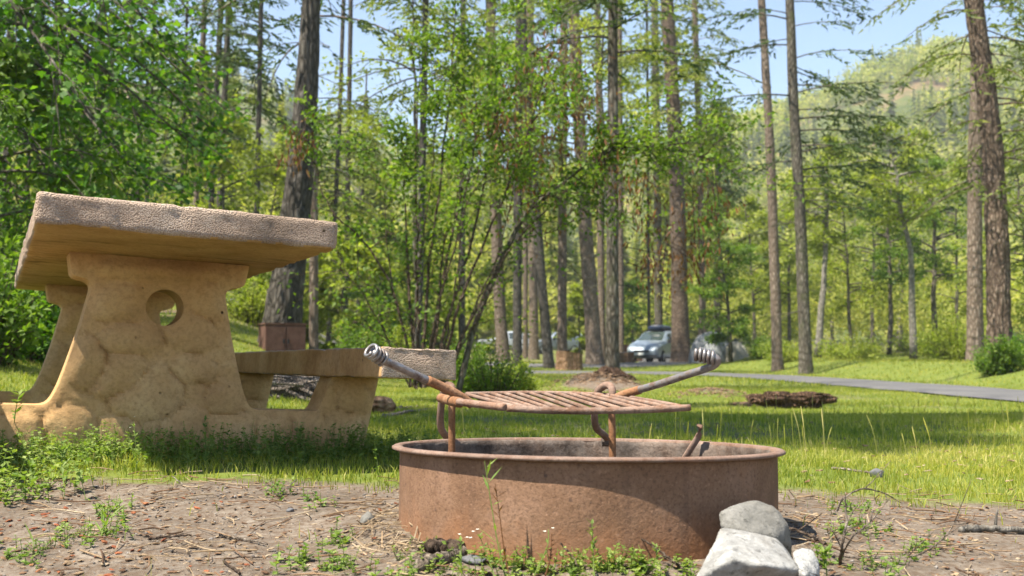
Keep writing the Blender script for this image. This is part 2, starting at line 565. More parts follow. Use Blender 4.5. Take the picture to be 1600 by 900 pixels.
def trunk_mesh(path, radii, nseg=20, furrow=0.10, seed=0, flare=0.35):
    path = np.asarray(path, float)
    L = np.concatenate([[0], np.cumsum(np.linalg.norm(np.diff(path, axis=0), axis=1))])
    rows = 320 if nseg >= 40 else 90
    s = np.concatenate([np.linspace(0, min(1.2, L[-1] * .1), 12, endpoint=False), np.linspace(min(1.2, L[-1] * .1), L[-1], rows)])
    P = np.stack([np.interp(s, L, path[:, q]) for q in range(3)], -1)
    r = np.interp(s, L, radii)
    r = r * (1 + flare * np.exp(-s / (1.6 * radii[0] + .05)))
    th = np.linspace(0, 2 * np.pi, nseg, endpoint=False)
    q = np.stack([np.cos(th)[None] * 3.2 + 0 * s[:, None], np.sin(th)[None] * 3.2 + 0 * s[:, None], s[:, None] * 1.1 + 0 * th[None]], -1)
    rad = r[:, None] * (1 + furrow * 2 * (fbm(q, seed, 3) - 0.5))
    if nseg >= 40:
        q2 = q * np.array([2.6, 2.6, 3.0])
        plates = np.abs(fbm(q2, seed + 4, 3) - 0.5) * 2
        rad = rad * (1 - 0.16 * (1 - sm(0.0, 0.28, plates)))
    v = np.stack([P[:, None, 0] + rad * np.cos(th), P[:, None, 1] + rad * np.sin(th), P[:, None, 2] + 0 * rad], -1).reshape(-1, 3)
    i, j = np.meshgrid(np.arange(len(s) - 1), np.arange(nseg), indexing='ij')
    f = np.stack([i * nseg + j, i * nseg + (j + 1) % nseg, (i + 1) * nseg + (j + 1) % nseg, (i + 1) * nseg + j], -1).reshape(-1, 4)
    return v, f

def limb_curve(p0, az, L, rise, droop, wob, g, k=7):
    t = np.linspace(0, 1, k)[:, None]
    o = np.array([math.cos(az), math.sin(az), 0])
    side = np.array([-o[1], o[0], 0])
    return p0 + o * t * L + np.array([0, 0, 1.0]) * (rise * t - droop * t ** 2) * L + side * (wob * L * np.sin(t * 3 + g.random() * 3) * t)

def conifer_limbs(mbw, mbf, p0, az, L, g, size, dens, rise=0.1, droop=0.45, wr=0.018):
    c = limb_curve(p0, az, L, rise, droop, 0.08, g)
    v, f = tube(c, np.linspace(wr * (0.4 + 0.35 * L), 0.006, len(c)), 5)
    mbw.add(v, f)
    if dens <= 0: return
    nt = max(4, int(L * 6.0 * dens))
    t = np.sort(g.uniform(0.18, 1.0, nt))
    seg = t * (len(c) - 1)
    i0 = np.minimum(seg.astype(int), len(c) - 2)
    fr = (seg - i0)[:, None]
    P = c[i0] * (1 - fr) + c[i0 + 1] * fr
    D = unit(c[i0 + 1] - c[i0])
    up = np.array([0, 0, 1.0])
    S = unit(np.cross(D, up))
    sgn = np.where(np.arange(nt) % 2 == 0, 1.0, -1.0)[:, None]
    U = unit(D * 0.75 + S * sgn * (0.8 + 0.3 * g.random((nt, 1))) + up * (g.random((nt, 1)) - 0.75) * 0.5)
    LT = (0.34 * L * (1.12 - t) + 0.16) * g.uniform(0.6, 1.15, nt)
    tipk = np.maximum(3, (LT / (size * 0.42)).astype(int))
    rep = np.repeat(np.arange(nt), tipk)
    k = np.concatenate([np.linspace(0.08, 1.0, q) for q in tipk])
    base = P[rep] + U[rep] * (k * LT[rep])[:, None] + up * (-(0.22 * LT[rep] * k ** 2))[:, None]
    base = base + g.normal(size=base.shape) * size * 0.12
    m = len(base)
    lr = g.choice([-1.0, 1.0], m)[:, None]
    sd = unit(np.cross(U[rep], up))
    dirs = unit(U[rep] * 0.8 + sd * lr * g.uniform(0.2, 0.9, (m, 1)) + up * g.uniform(-0.65, 0.25, (m, 1)))
    tint = np.clip(g.normal(0.5, 0.2, m) + (g.random() - 0.5) * 0.25, 0, 1)
    v, f = tufts(base, dirs, size * g.uniform(0.7, 1.3, m), size * 0.34, g)
    mbf.add(v, f, tint)

def conifer(name, label, d, base, refs, width, top_width=None, hb=300, ht=None, limbL=2.6, nl=34, dens=1.0, size=0.2, bark='bark_tan',
            needles='needle_mid', bias=None, seed=0, group=None, droop=0.45, dead=6, furrow=0.10, hmax=None, nseg=20, wpts=None):
    """a tall conifer: base and refs are pixels where the stem stands, carried to depth d; its crown starts level with pixel row hb"""
    g = np.random.default_rng(1000 + seed)
    bx = (base[0] - 800) / FPX * d
    B = np.array([bx, d, Hs(bx, d) - 0.08])
    pts = [B] + [at(px, py, d + 0.02 * k) for k, (px, py) in enumerate(refs)]
    if wpts is not None: B = np.array([wpts[0][0], wpts[0][1], Hs(wpts[0][0], wpts[0][1]) - .08]); pts = [B] + [np.array(q) for q in wpts[1:]]
    pts = np.array(pts, float)
    dirn = unit(pts[-1] - pts[-2])
    dirn = unit(dirn * np.array([0.6, 0.6, 1.0]))
    visible = HC + HOR / FPX * d
    total = ht or max(visible * 1.7, 22)
    while pts[-1][2] < total:
        pts = np.concatenate([pts, [pts[-1] + dirn * 3.0]])
    path = smooth_path(pts, 30) - B
    r0 = width / FPX * d / 2
    rt = (top_width / FPX * d / 2) if top_width else r0 * 0.72
    zz = path[:, 2]
    rad = np.interp(zz, [0, visible, total], [r0, rt, max(0.04, rt * 0.25)])
    root = thing(name, label, 'tree', B, group)
    v, f = trunk_mesh(path, rad, nseg, furrow, seed)
    mbw, mbf = MB(), MB()
    mbw.add(v, f)
    zb = HC + (HOR - hb) / FPX * d - B[2]
    zt = min(total, hmax or visible * 1.35)
    def P(z): return np.array([np.interp(z, zz, path[:, q]) for q in range(3)])
    for i in range(nl):
        h = zb + (zt - zb) * ((i + g.random()) / nl)
        az = g.random() * 2 * np.pi if bias is None or g.random() < 0.35 else bias + g.normal() * 0.6
        tp = 1 - 0.8 * max(0, (h - zb) / max(total - zb, 1))
        L = limbL * tp * g.uniform(0.55, 1.15)
        conifer_limbs(mbw, mbf, P(h), az, L, g, size, dens, g.uniform(-0.05, 0.25), droop * g.uniform(0.6, 1.3))
    for i in range(dead):
        h = 1.2 + (zb - 1.2) * g.random() if zb > 2 else zt * g.random()
        conifer_limbs(mbw, mbf, P(h), g.random() * 2 * np.pi, limbL * g.uniform(0.2, 0.6), g, size, 0, 0.05, 0.3, 0.012)
    mbw.build('trunk', M[bark], root, True)
    if mbf.nfaces(): mbf.build('crown', M[needles], root)
    return root

def branch_tree(mbw, mbf, P0, height, crown_r, base_h, nl, nleaf, leaf, g, lean=(0, 0), r0=0.08, flat=0.6, shape='round', droop=0.15):
    """stem, limbs and leaf clusters of a broad-leaved tree"""
    k = 14
    t = np.linspace(0, 1, k)
    wob = np.cumsum(g.normal(size=(k, 2)) * 0.012 * height, axis=0) * t[:, None]
    stem = np.stack([P0[0] + lean[0] * t * height + wob[:, 0], P0[1] + lean[1] * t * height + wob[:, 1], P0[2] + t * height], -1)
    v, f = tube(stem, np.linspace(r0, r0 * 0.2, k), 8, rough=0.08)
    mbw.add(v, f)
    C_, D_ = [], []
    for i in range(nl):
        u = (i + g.random()) / nl
        h = base_h + (height * 0.98 - base_h) * u
        p = np.array([np.interp(h, stem[:, 2] - P0[2], stem[:, q]) for q in range(3)])
        prof = math.sin(math.pi * (0.12 + 0.83 * u)) if shape == 'round' else 1.05 - 0.85 * u
        L = crown_r * prof * g.uniform(0.6, 1.2)
        c = limb_curve(p, g.random() * 2 * np.pi, L, g.uniform(0.25, 0.75), g.uniform(0.1, 0.5) + droop, 0.15, g)
        v, f = tube(c, np.linspace(r0 * 0.38, 0.004, len(c)), 4, False)
        mbw.add(v, f)
        for q in range(5):
            tt = g.uniform(0.3, 1)
            s = tt * (len(c) - 1)
            i0 = min(int(s), len(c) - 2)
            p1 = c[i0] + (c[i0 + 1] - c[i0]) * (s - i0)
            dv = unit(unit(c[i0 + 1] - c[i0]) + g.normal(size=3) * np.array([0.8, 0.8, 0.35]))
            l2 = L * g.uniform(0.25, 0.5)
            tw = p1 + dv * np.linspace(0, l2, 4)[:, None] + np.array([0, 0, -0.12 * l2]) * (np.linspace(0, 1, 4) ** 2)[:, None]
            v, f = tube(tw, np.linspace(r0 * 0.12, 0.003, 4), 3, False)
            mbw.add(v, f)
            C_.append(tw); D_.append(np.repeat(dv[None], 4, 0))
    C_ = np.concatenate(C_); D_ = np.concatenate(D_)
    pick = g.integers(0, len(C_), nleaf)
    base = C_[pick] + g.normal(size=(nleaf, 3)) * np.array([0.10, 0.10, 0.06]) * crown_r * 0.75
    u = unit(D_[pick] + g.normal(size=(nleaf, 3)) * 0.9 + np.array([0, 0, -0.25]))
    nrm = unit(g.normal(size=(nleaf, 3)) * flat + np.array([0, 0, 1.0]))
    v, f = rhombs(base, u, nrm, leaf * g.uniform(0.6, 1.3, nleaf), leaf * 0.62)
    clump = vnoise(base * 1.7 / max(crown_r * .4, .3), 5)
    mbf.add(v, f, np.clip(0.15 + 0.55 * clump + g.normal(0, 0.16, nleaf), 0, 1))

def broadleaf(name, label, px, d, height, crown_r, base_h, nl, nleaf, leaf, mat, bark='bark_moss', lean=(0, 0), r0=0.08, seed=0, group=None, cat='tree', dz=0.0, flat=0.6, shape='round', droop=0.15):
    g = np.random.default_rng(3000 + seed)
    B = gp(px, d, -0.05 + dz)
    root = thing(name, label, cat, B, group)
    mbw, mbf = MB(), MB()
    branch_tree(mbw, mbf, np.zeros(3), height, crown_r, base_h, nl, nleaf, leaf, g, lean, r0, flat, shape, droop)
    mbw.build('trunk' if cat == 'tree' else 'stems', M[bark], root, True)
    mbf.build('crown' if cat == 'tree' else 'foliage', M[mat], root)
    return root

def bush(name, label, px, d, height, radius, nst, nleaf, leaf, mat, seed=0, group=None, twig='twig', dz=0.0):
    g = np.random.default_rng(5000 + seed)
    B = gp(px, d, -0.03 + dz)
    root = thing(name, label, 'bush', B, group)
    mbw, mbf = MB(), MB()
    C_, D_ = [], []
    for i in range(nst):
        az = g.random() * 6.283
        r = radius * math.sqrt(g.random())
        tip = np.array([math.cos(az) * r, math.sin(az) * r, height * g.uniform(0.25, 1.1) * (1 - 0.35 * (r / radius) ** 2)])
        b0 = np.array([math.cos(az), math.sin(az), 0]) * r * 0.35
        c = smooth_path([b0, (b0 * 0.6 + tip * 0.45) + np.array([0, 0, .1 * height]), tip], 6)
        v, f = tube(c, np.linspace(0.012, 0.003, len(c)) * min(1, height), 4, False)
        mbw.add(v, f)
        C_.append(c); D_.append(np.gradient(c, axis=0))
    C_ = np.concatenate(C_); D_ = unit(np.concatenate(D_))
    w = C_[:, 2] ** 0.5 + 0.1 * height
    pick = g.choice(len(C_), nleaf, p=np.maximum(w, 1e-3) / np.maximum(w, 1e-3).sum())
    base = C_[pick] + g.normal(size=(nleaf, 3)) * radius * 0.10
    base[:, 2] = np.maximum(base[:, 2], 0.02)
    u = unit(D_[pick] * 0.5 + g.normal(size=(nleaf, 3)))
    nrm = unit(g.normal(size=(nleaf, 3)) * 0.6 + np.array([0, 0, 1.0]))
    v, f = rhombs(base, u, nrm, leaf * g.uniform(0.6, 1.3, nleaf), leaf * 0.6)
    mbf.add(v, f, np.clip(g.normal(0.5, 0.22, nleaf), 0, 1))
    mbw.build('stems', M[twig], root)
    mbf.build('foliage', M[mat], root)
    return root

# ------------------------------------------------------------------ far wood and hillside forest (uncountable)
def conifer_tpl(g, tiers, per, W, tw):
    """unit-height conifer of drooping triangles"""
    z = g.uniform(0.08, 1.0, tiers * per)
    az = g.random(tiers * per) * 6.283
    L = W * (1.03 - z) * g.uniform(0.6, 1.15, tiers * per) + 0.012
    o = np.stack([np.cos(az), np.sin(az), np.zeros_like(az)], -1)
    c = np.stack([0 * z, 0 * z, z], -1) + o * (L * 0.25 * g.random(len(L)))[:, None]
    u = unit(o + np.array([0, 0, -0.35]) + g.normal(size=o.shape) * 0.22)
    return tufts(c, u, L, tw * (0.5 + 0.6 * (1 - z)), g)

def broad_tpl(g, m, leaf):
    nb = 16
    cen = np.stack([g.normal(0, 0.16, nb), g.normal(0, 0.16, nb), g.uniform(0.25, 0.92, nb)], -1)
    p = cen[g.integers(0, nb, m)] + g.normal(size=(m, 3)) * np.array([0.085, 0.085, 0.07])
    return rhombs(p, g.normal(size=(m, 3)), unit(g.normal(size=(m, 3)) + np.array([0, 0, 0.8])), leaf * g.uniform(0.6, 1.4, m), leaf * 0.7)

def scatter(name, tpls, pos, hgt, tint, mat, g, spread=0.15):
    mb = MB()
    kind = g.integers(0, len(tpls), len(pos)) if not isinstance(tpls, dict) else None
    for q in range(len(tpls)):
        idx = np.where(kind == q)[0]
        if len(idx) == 0: continue
        v, f = tpls[q]
        a = g.random(len(idx)) * 6.283
        ca, sa = np.cos(a)[:, None], np.sin(a)[:, None]
        h = hgt[idx][:, None]
        wv = g.uniform(0.8, 1.25, (len(idx), 1))
        X = (v[None, :, 0] * ca - v[None, :, 1] * sa) * h * wv + pos[idx, 0][:, None]
        Y = (v[None, :, 0] * sa + v[None, :, 1] * ca) * h * wv + pos[idx, 1][:, None]
        Z = v[None, :, 2] * h + pos[idx, 2][:, None]
        nv = len(v)
        F = (f[None] + (np.arange(len(idx)) * nv)[:, None, None]).reshape(-1, f.shape[1])
        T = np.clip(tint[idx][:, None] + g.normal(0, spread, (len(idx), len(f))), 0, 1).ravel()
        mb.add(np.stack([X, Y, Z], -1).reshape(-1, 3), F, T)
    o = mb.build(name, mat)
    return tag(o, kind='stuff')

g = np.random.default_rng(11)
ctp = [conifer_tpl(g, 10, 13, 0.20, 0.075) for _ in range(4)]
btp = [broad_tpl(g, 150, 0.10) for _ in range(3)]
# hillside: dense trees, skipping slides of bare soil
m = 4200
ap = g.uniform(-500, 2150, m); r = 145 + 330 * g.random(m) ** 0.8
X = (ap - 800) / FPX * r; Y = r
keep = (n2(X, Y, 0.018, 77, 3) < 0.62)
ap, r, X, Y = ap[keep], r[keep], X[keep], Y[keep]
Z = hill_z(ap, r) - 0.8
con = n2(X, Y, 0.02, 41, 3) + g.normal(0, 0.12, len(X)) > 0.56
pos = np.stack([X, Y, Z], -1)
scatter('hillside_conifers', ctp, pos[con], g.uniform(9, 19, con.sum()), np.clip(g.normal(0.30, 0.2, con.sum()), 0, 1), M['far'], g)
scatter('hillside_woods', btp, pos[~con], g.uniform(6, 12, (~con).sum()), np.clip(g.normal(0.72, 0.24, (~con).sum()), 0, 1), M['far'], g)
# valley wood closing the view behind the campground
ctp2 = [conifer_tpl(g, 26, 30, 0.17, 0.028) for _ in range(4)]
btp2 = [broad_tpl(g, 900, 0.034) for _ in range(3)]
def band(mn, px0, px1, d0, d1):
    d = g.uniform(d0, d1, mn)
    px = g.uniform(px0, px1, mn)
    x = (px - 800) / FPX * d
    return px, np.stack([x, d, H(x, d) - 0.3], -1)
px, pos = band(95, -120, 720, 62, 120)
hh = g.uniform(9, 17, len(px)) * np.interp(px, [-120, 380, 480, 600, 720], [1.3, 1.1, 0.85, 0.8, 1.1])
scatter('valley_conifers', ctp2, pos, hh, np.clip(g.normal(0.55, 0.2, len(px)), 0, 1), M['far'], g)
px, pos = band(60, 700, 1120, 108, 140)
scatter('valley_conifers', ctp2, pos, g.uniform(12, 22, len(px)), np.clip(g.normal(0.6, 0.2, len(px)), 0, 1), M['far'], g)
px, pos = band(150, -150, 1120, 60, 130)
ok_ = (px < 740) | (pos[:, 1] > 104)
px, pos = px[ok_], pos[ok_]
scatter('valley_woods', btp2, pos, g.uniform(4, 10, len(px)), np.clip(g.normal(0.80, 0.15, len(px)), 0, 1), M['far'], g)
px, pos = band(80, 1090, 1800, 62, 125)
scatter('valley_woods', btp2, pos, g.uniform(5, 9.5, len(px)), np.clip(g.normal(0.78, 0.15, len(px)), 0, 1), M['far'], g)

# ------------------------------------------------------------------ tall conifers of the campground
K = conifer
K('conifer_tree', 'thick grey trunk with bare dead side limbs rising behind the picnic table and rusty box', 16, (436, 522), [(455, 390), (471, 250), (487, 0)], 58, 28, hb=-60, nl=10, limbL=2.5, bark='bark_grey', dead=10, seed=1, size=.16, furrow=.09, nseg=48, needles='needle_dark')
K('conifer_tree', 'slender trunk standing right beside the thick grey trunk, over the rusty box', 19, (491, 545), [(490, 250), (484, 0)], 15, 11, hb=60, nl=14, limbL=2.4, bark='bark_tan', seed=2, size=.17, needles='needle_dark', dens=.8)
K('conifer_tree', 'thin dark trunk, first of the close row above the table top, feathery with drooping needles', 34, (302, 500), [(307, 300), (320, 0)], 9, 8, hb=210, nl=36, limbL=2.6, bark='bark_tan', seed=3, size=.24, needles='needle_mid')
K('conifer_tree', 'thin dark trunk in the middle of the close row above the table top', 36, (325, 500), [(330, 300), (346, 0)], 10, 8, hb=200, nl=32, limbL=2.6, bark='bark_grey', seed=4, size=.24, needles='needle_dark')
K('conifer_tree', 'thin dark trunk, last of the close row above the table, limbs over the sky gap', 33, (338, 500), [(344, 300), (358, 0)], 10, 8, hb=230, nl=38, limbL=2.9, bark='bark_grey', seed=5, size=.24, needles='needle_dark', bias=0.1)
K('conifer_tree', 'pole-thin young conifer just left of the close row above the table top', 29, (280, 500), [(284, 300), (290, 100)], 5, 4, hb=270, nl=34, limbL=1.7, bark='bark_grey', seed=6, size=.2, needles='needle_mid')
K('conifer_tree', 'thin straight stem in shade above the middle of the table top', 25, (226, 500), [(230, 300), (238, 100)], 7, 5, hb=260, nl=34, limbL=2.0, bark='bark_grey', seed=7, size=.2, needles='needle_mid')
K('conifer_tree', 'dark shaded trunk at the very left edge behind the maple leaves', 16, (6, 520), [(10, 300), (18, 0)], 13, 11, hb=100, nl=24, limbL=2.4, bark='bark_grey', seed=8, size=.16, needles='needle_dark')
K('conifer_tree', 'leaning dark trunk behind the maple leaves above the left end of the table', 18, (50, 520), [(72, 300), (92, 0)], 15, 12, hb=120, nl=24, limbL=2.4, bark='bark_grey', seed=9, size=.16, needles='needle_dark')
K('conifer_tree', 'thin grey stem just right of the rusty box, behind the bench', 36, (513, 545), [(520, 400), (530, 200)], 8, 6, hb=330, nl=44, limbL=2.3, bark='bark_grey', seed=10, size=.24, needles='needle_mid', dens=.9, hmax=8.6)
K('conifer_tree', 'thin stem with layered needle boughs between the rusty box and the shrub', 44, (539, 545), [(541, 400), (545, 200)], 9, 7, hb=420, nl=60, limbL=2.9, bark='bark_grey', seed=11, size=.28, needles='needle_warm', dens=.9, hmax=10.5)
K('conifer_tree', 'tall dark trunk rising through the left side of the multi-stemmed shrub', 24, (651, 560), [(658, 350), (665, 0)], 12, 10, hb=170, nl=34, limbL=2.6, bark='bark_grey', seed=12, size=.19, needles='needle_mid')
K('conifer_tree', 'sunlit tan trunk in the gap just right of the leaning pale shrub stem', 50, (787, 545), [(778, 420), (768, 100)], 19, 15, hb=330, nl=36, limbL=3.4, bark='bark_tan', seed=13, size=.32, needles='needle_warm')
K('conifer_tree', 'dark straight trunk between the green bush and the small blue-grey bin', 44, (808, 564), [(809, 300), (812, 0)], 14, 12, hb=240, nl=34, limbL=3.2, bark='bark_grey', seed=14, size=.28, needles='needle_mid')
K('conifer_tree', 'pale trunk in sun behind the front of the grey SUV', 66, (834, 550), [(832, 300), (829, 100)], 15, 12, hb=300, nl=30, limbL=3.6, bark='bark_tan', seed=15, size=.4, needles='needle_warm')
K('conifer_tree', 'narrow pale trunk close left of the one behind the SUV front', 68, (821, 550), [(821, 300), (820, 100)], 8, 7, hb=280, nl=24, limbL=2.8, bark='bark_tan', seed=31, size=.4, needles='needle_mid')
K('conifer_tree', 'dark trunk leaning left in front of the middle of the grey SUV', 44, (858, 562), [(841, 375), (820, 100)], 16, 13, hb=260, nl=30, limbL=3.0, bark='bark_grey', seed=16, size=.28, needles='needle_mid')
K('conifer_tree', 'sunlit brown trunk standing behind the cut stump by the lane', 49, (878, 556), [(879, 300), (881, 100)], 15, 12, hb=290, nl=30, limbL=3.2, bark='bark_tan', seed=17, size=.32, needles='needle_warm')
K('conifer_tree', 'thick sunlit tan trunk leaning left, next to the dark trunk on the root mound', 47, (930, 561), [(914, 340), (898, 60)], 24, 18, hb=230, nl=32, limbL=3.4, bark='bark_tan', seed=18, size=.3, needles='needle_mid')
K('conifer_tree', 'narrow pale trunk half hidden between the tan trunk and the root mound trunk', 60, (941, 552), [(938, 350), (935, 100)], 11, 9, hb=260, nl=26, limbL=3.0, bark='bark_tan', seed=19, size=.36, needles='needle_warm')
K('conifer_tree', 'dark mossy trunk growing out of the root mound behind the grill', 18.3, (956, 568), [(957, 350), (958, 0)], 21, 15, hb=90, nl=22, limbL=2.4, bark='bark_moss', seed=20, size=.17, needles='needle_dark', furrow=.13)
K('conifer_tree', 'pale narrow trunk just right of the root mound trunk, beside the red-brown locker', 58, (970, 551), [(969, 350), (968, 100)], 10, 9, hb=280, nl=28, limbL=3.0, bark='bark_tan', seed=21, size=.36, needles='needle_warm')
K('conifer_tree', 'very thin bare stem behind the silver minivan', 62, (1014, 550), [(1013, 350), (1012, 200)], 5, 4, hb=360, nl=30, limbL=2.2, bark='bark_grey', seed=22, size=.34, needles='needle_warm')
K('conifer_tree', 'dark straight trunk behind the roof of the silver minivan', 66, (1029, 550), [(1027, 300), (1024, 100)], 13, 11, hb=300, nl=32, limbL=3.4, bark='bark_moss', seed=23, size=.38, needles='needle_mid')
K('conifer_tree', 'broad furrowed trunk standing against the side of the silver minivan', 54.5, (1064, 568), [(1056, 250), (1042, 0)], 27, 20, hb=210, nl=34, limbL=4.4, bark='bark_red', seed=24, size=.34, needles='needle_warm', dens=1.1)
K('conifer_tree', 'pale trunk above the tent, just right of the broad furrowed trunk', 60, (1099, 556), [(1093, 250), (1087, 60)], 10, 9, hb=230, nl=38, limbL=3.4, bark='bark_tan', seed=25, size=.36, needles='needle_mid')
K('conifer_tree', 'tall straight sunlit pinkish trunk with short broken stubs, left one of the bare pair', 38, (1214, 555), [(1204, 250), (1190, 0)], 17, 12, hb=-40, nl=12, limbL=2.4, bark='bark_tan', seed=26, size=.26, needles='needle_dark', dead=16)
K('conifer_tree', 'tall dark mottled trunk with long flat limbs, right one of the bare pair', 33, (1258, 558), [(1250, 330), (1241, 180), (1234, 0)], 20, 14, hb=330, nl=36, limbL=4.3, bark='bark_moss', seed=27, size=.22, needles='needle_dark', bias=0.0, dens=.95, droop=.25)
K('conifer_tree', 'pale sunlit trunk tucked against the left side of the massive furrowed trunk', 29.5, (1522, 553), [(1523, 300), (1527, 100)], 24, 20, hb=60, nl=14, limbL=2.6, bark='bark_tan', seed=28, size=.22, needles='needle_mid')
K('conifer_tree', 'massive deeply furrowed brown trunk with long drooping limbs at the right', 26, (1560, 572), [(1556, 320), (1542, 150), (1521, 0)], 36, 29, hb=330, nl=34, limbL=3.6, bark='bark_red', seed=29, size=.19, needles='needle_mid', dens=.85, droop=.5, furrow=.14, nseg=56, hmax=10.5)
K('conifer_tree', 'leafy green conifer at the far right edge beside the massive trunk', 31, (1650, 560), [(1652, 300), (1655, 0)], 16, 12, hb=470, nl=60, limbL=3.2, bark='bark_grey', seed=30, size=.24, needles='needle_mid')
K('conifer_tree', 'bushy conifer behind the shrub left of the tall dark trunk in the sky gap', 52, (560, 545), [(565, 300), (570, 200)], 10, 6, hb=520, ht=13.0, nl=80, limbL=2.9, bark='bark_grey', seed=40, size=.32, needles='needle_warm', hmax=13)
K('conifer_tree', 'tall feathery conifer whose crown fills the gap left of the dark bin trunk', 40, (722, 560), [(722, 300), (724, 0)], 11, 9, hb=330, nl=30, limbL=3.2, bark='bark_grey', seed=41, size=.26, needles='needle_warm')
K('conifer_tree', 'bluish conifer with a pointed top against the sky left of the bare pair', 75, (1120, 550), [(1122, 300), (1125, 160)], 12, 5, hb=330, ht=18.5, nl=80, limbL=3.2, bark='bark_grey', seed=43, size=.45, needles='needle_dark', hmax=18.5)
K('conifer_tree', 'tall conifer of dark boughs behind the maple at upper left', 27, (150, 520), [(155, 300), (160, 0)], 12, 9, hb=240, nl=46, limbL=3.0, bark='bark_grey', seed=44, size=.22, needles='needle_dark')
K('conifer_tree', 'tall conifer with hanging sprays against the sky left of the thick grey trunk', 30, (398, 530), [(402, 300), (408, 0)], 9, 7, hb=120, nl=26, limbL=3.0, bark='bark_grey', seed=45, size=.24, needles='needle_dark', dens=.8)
# two tall trees standing beside the camera: their high crowns shade the lawn
K('conifer_tree', 'tall shade tree standing left of the table out of view, its crown high overhead', 2.8, (0, 0), [], 320, 240, hb=-6200, ht=27, nl=80, limbL=2.6, bark='bark_grey', seed=50, size=.34, needles='needle_mid', hmax=25, dens=1.3, wpts=[(-5.3, 2.6), (-5.2, 2.7, 14), (-5.2, 2.7, 27)])
K('conifer_tree', 'second tall shade tree at the left beside the camera, out of view', 3.4, (0, 0), [], 250, 180, hb=-7500, ht=28, nl=95, limbL=2.3, bark='bark_grey', seed=51, size=.34, needles='needle_mid', hmax=26, dens=1.3, wpts=[(-7.2, 1.6), (-7.2, 1.6, 14), (-7.1, 1.6, 28)])

# ------------------------------------------------------------------ broad-leaved trees
Bf = broadleaf
Bf('alder_tree', 'leafy young tree with a thin dark stem standing in front of the tent', 1141, 47, 7.2, 1.9, .75, 30, 8000, .15, 'leaf_green', 'bark_moss', (-.02, 0), .10, 1, dz=.1)
Bf('alder_tree', 'small bright yellow-green tree between the stump and the tan leaning trunk', 905, 62, 4.6, 1.3, .4, 22, 3600, .2, 'leaf_yellow', 'bark_moss', (0, 0), .07, 2)
alders = [
    (1180, 52, 9.0, 1.9, 2.2, .10, (-.03, 0), 'bark_moss', 'leaf_yellow', 'yellow-green tree just left of the pinkish bare trunk'),
    (1276, 44, 11., 2.0, 4.6, .17, (.09, 0), 'bark_pale', 'leaf_yellow', 'white-barked alder leaning right just beside the dark mottled trunk'),
    (1232, 60, 12., 2.6, 3.0, .12, (.02, 0), 'bark_moss', 'leaf_yellow', 'airy alder filling the gap between the bare pair of trunks'),
    (1330, 50, 10., 2.4, 2.0, .10, (-.06, 0), 'bark_moss', 'leaf_yellow', 'bright alder with a crooked mossy stem in the sunlit thicket'),
    (1362, 64, 14., 3.0, 3.0, .14, (.02, 0), 'bark_moss', 'leaf_yellow', 'tallest alder in the middle of the sunlit thicket'),
    (1388, 48, 9.5, 2.1, 3.2, .13, (.05, 0), 'bark_moss', 'leaf_green', 'mossy grey alder stem left of the straight white one'),
    (1426, 42, 11., 2.0, 5.4, .17, (-.035, 0), 'bark_pale', 'leaf_yellow', 'straight white alder stem standing alone in the thicket'),
    (1460, 50, 11., 2.4, 3.4, .16, (.01, 0), 'bark_moss', 'leaf_green', 'dark thick alder stem right of the straight white one'),
    (1494, 60, 13., 3.0, 2.4, .13, (.0, 0), 'bark_moss', 'leaf_yellow', 'full alder just left of the massive furrowed trunk'),
    (1610, 44, 11., 2.8, 1.6, .12, (-.02, 0), 'bark_moss', 'leaf_yellow', 'alder crown showing to the right of the massive furrowed trunk'),
    (1405, 70, 15., 3.2, 6.0, .22, (.0, 0), 'bark_pale', 'leaf_yellow', 'far pale alder at the back of the sunlit thicket'),
    (1300, 74, 15., 3.4, 3.5, .15, (.03, 0), 'bark_pale', 'leaf_yellow', 'far alder behind the white leaning one'),
]
for q, (px, d, h, cr, bh, r0, ln, bk, lf, lab) in enumerate(alders):
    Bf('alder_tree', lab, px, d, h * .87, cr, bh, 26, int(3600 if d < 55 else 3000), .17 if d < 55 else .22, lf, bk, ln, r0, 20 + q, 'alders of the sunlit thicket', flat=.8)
airy = [
    (652, 27, 11, 2.1, 5.0, 'leaf_yellow', 'tall airy broad-leaved tree crowning the left of the multi-stemmed shrub'),
    (809, 47, 15, 3.0, 7.0, 'leaf_yellow', 'tall leafy tree right behind the dark trunk by the site post'),
    (955, 36, 14, 2.6, 6.4, 'leaf_yellow', 'tall leafy tree standing right behind the mossy root mound trunk'),
    (1060, 59, 19, 3.6, 9.0, 'leaf_yellow', 'tall leafy tree hidden behind the broad furrowed trunk, crown above the minivan'),
    (722, 52, 15, 3.0, 5.5, 'leaf_yellow', 'taller far broad-leaved tree glowing behind the shrub crown'),
    (1092, 63, 15, 3.0, 6.0, 'leaf_yellow', 'leafy tree glowing above the tent beside the broad furrowed trunk'),
]
for q, (px, d, h, cr, bh, lf, lab) in enumerate(airy):
    Bf('broadleaf_tree', lab, px, d, h, cr, bh, 24, 3600, .062 + .0028 * d, lf, 'bark_moss', (0, 0), .05 + .003 * h, 150 + q)
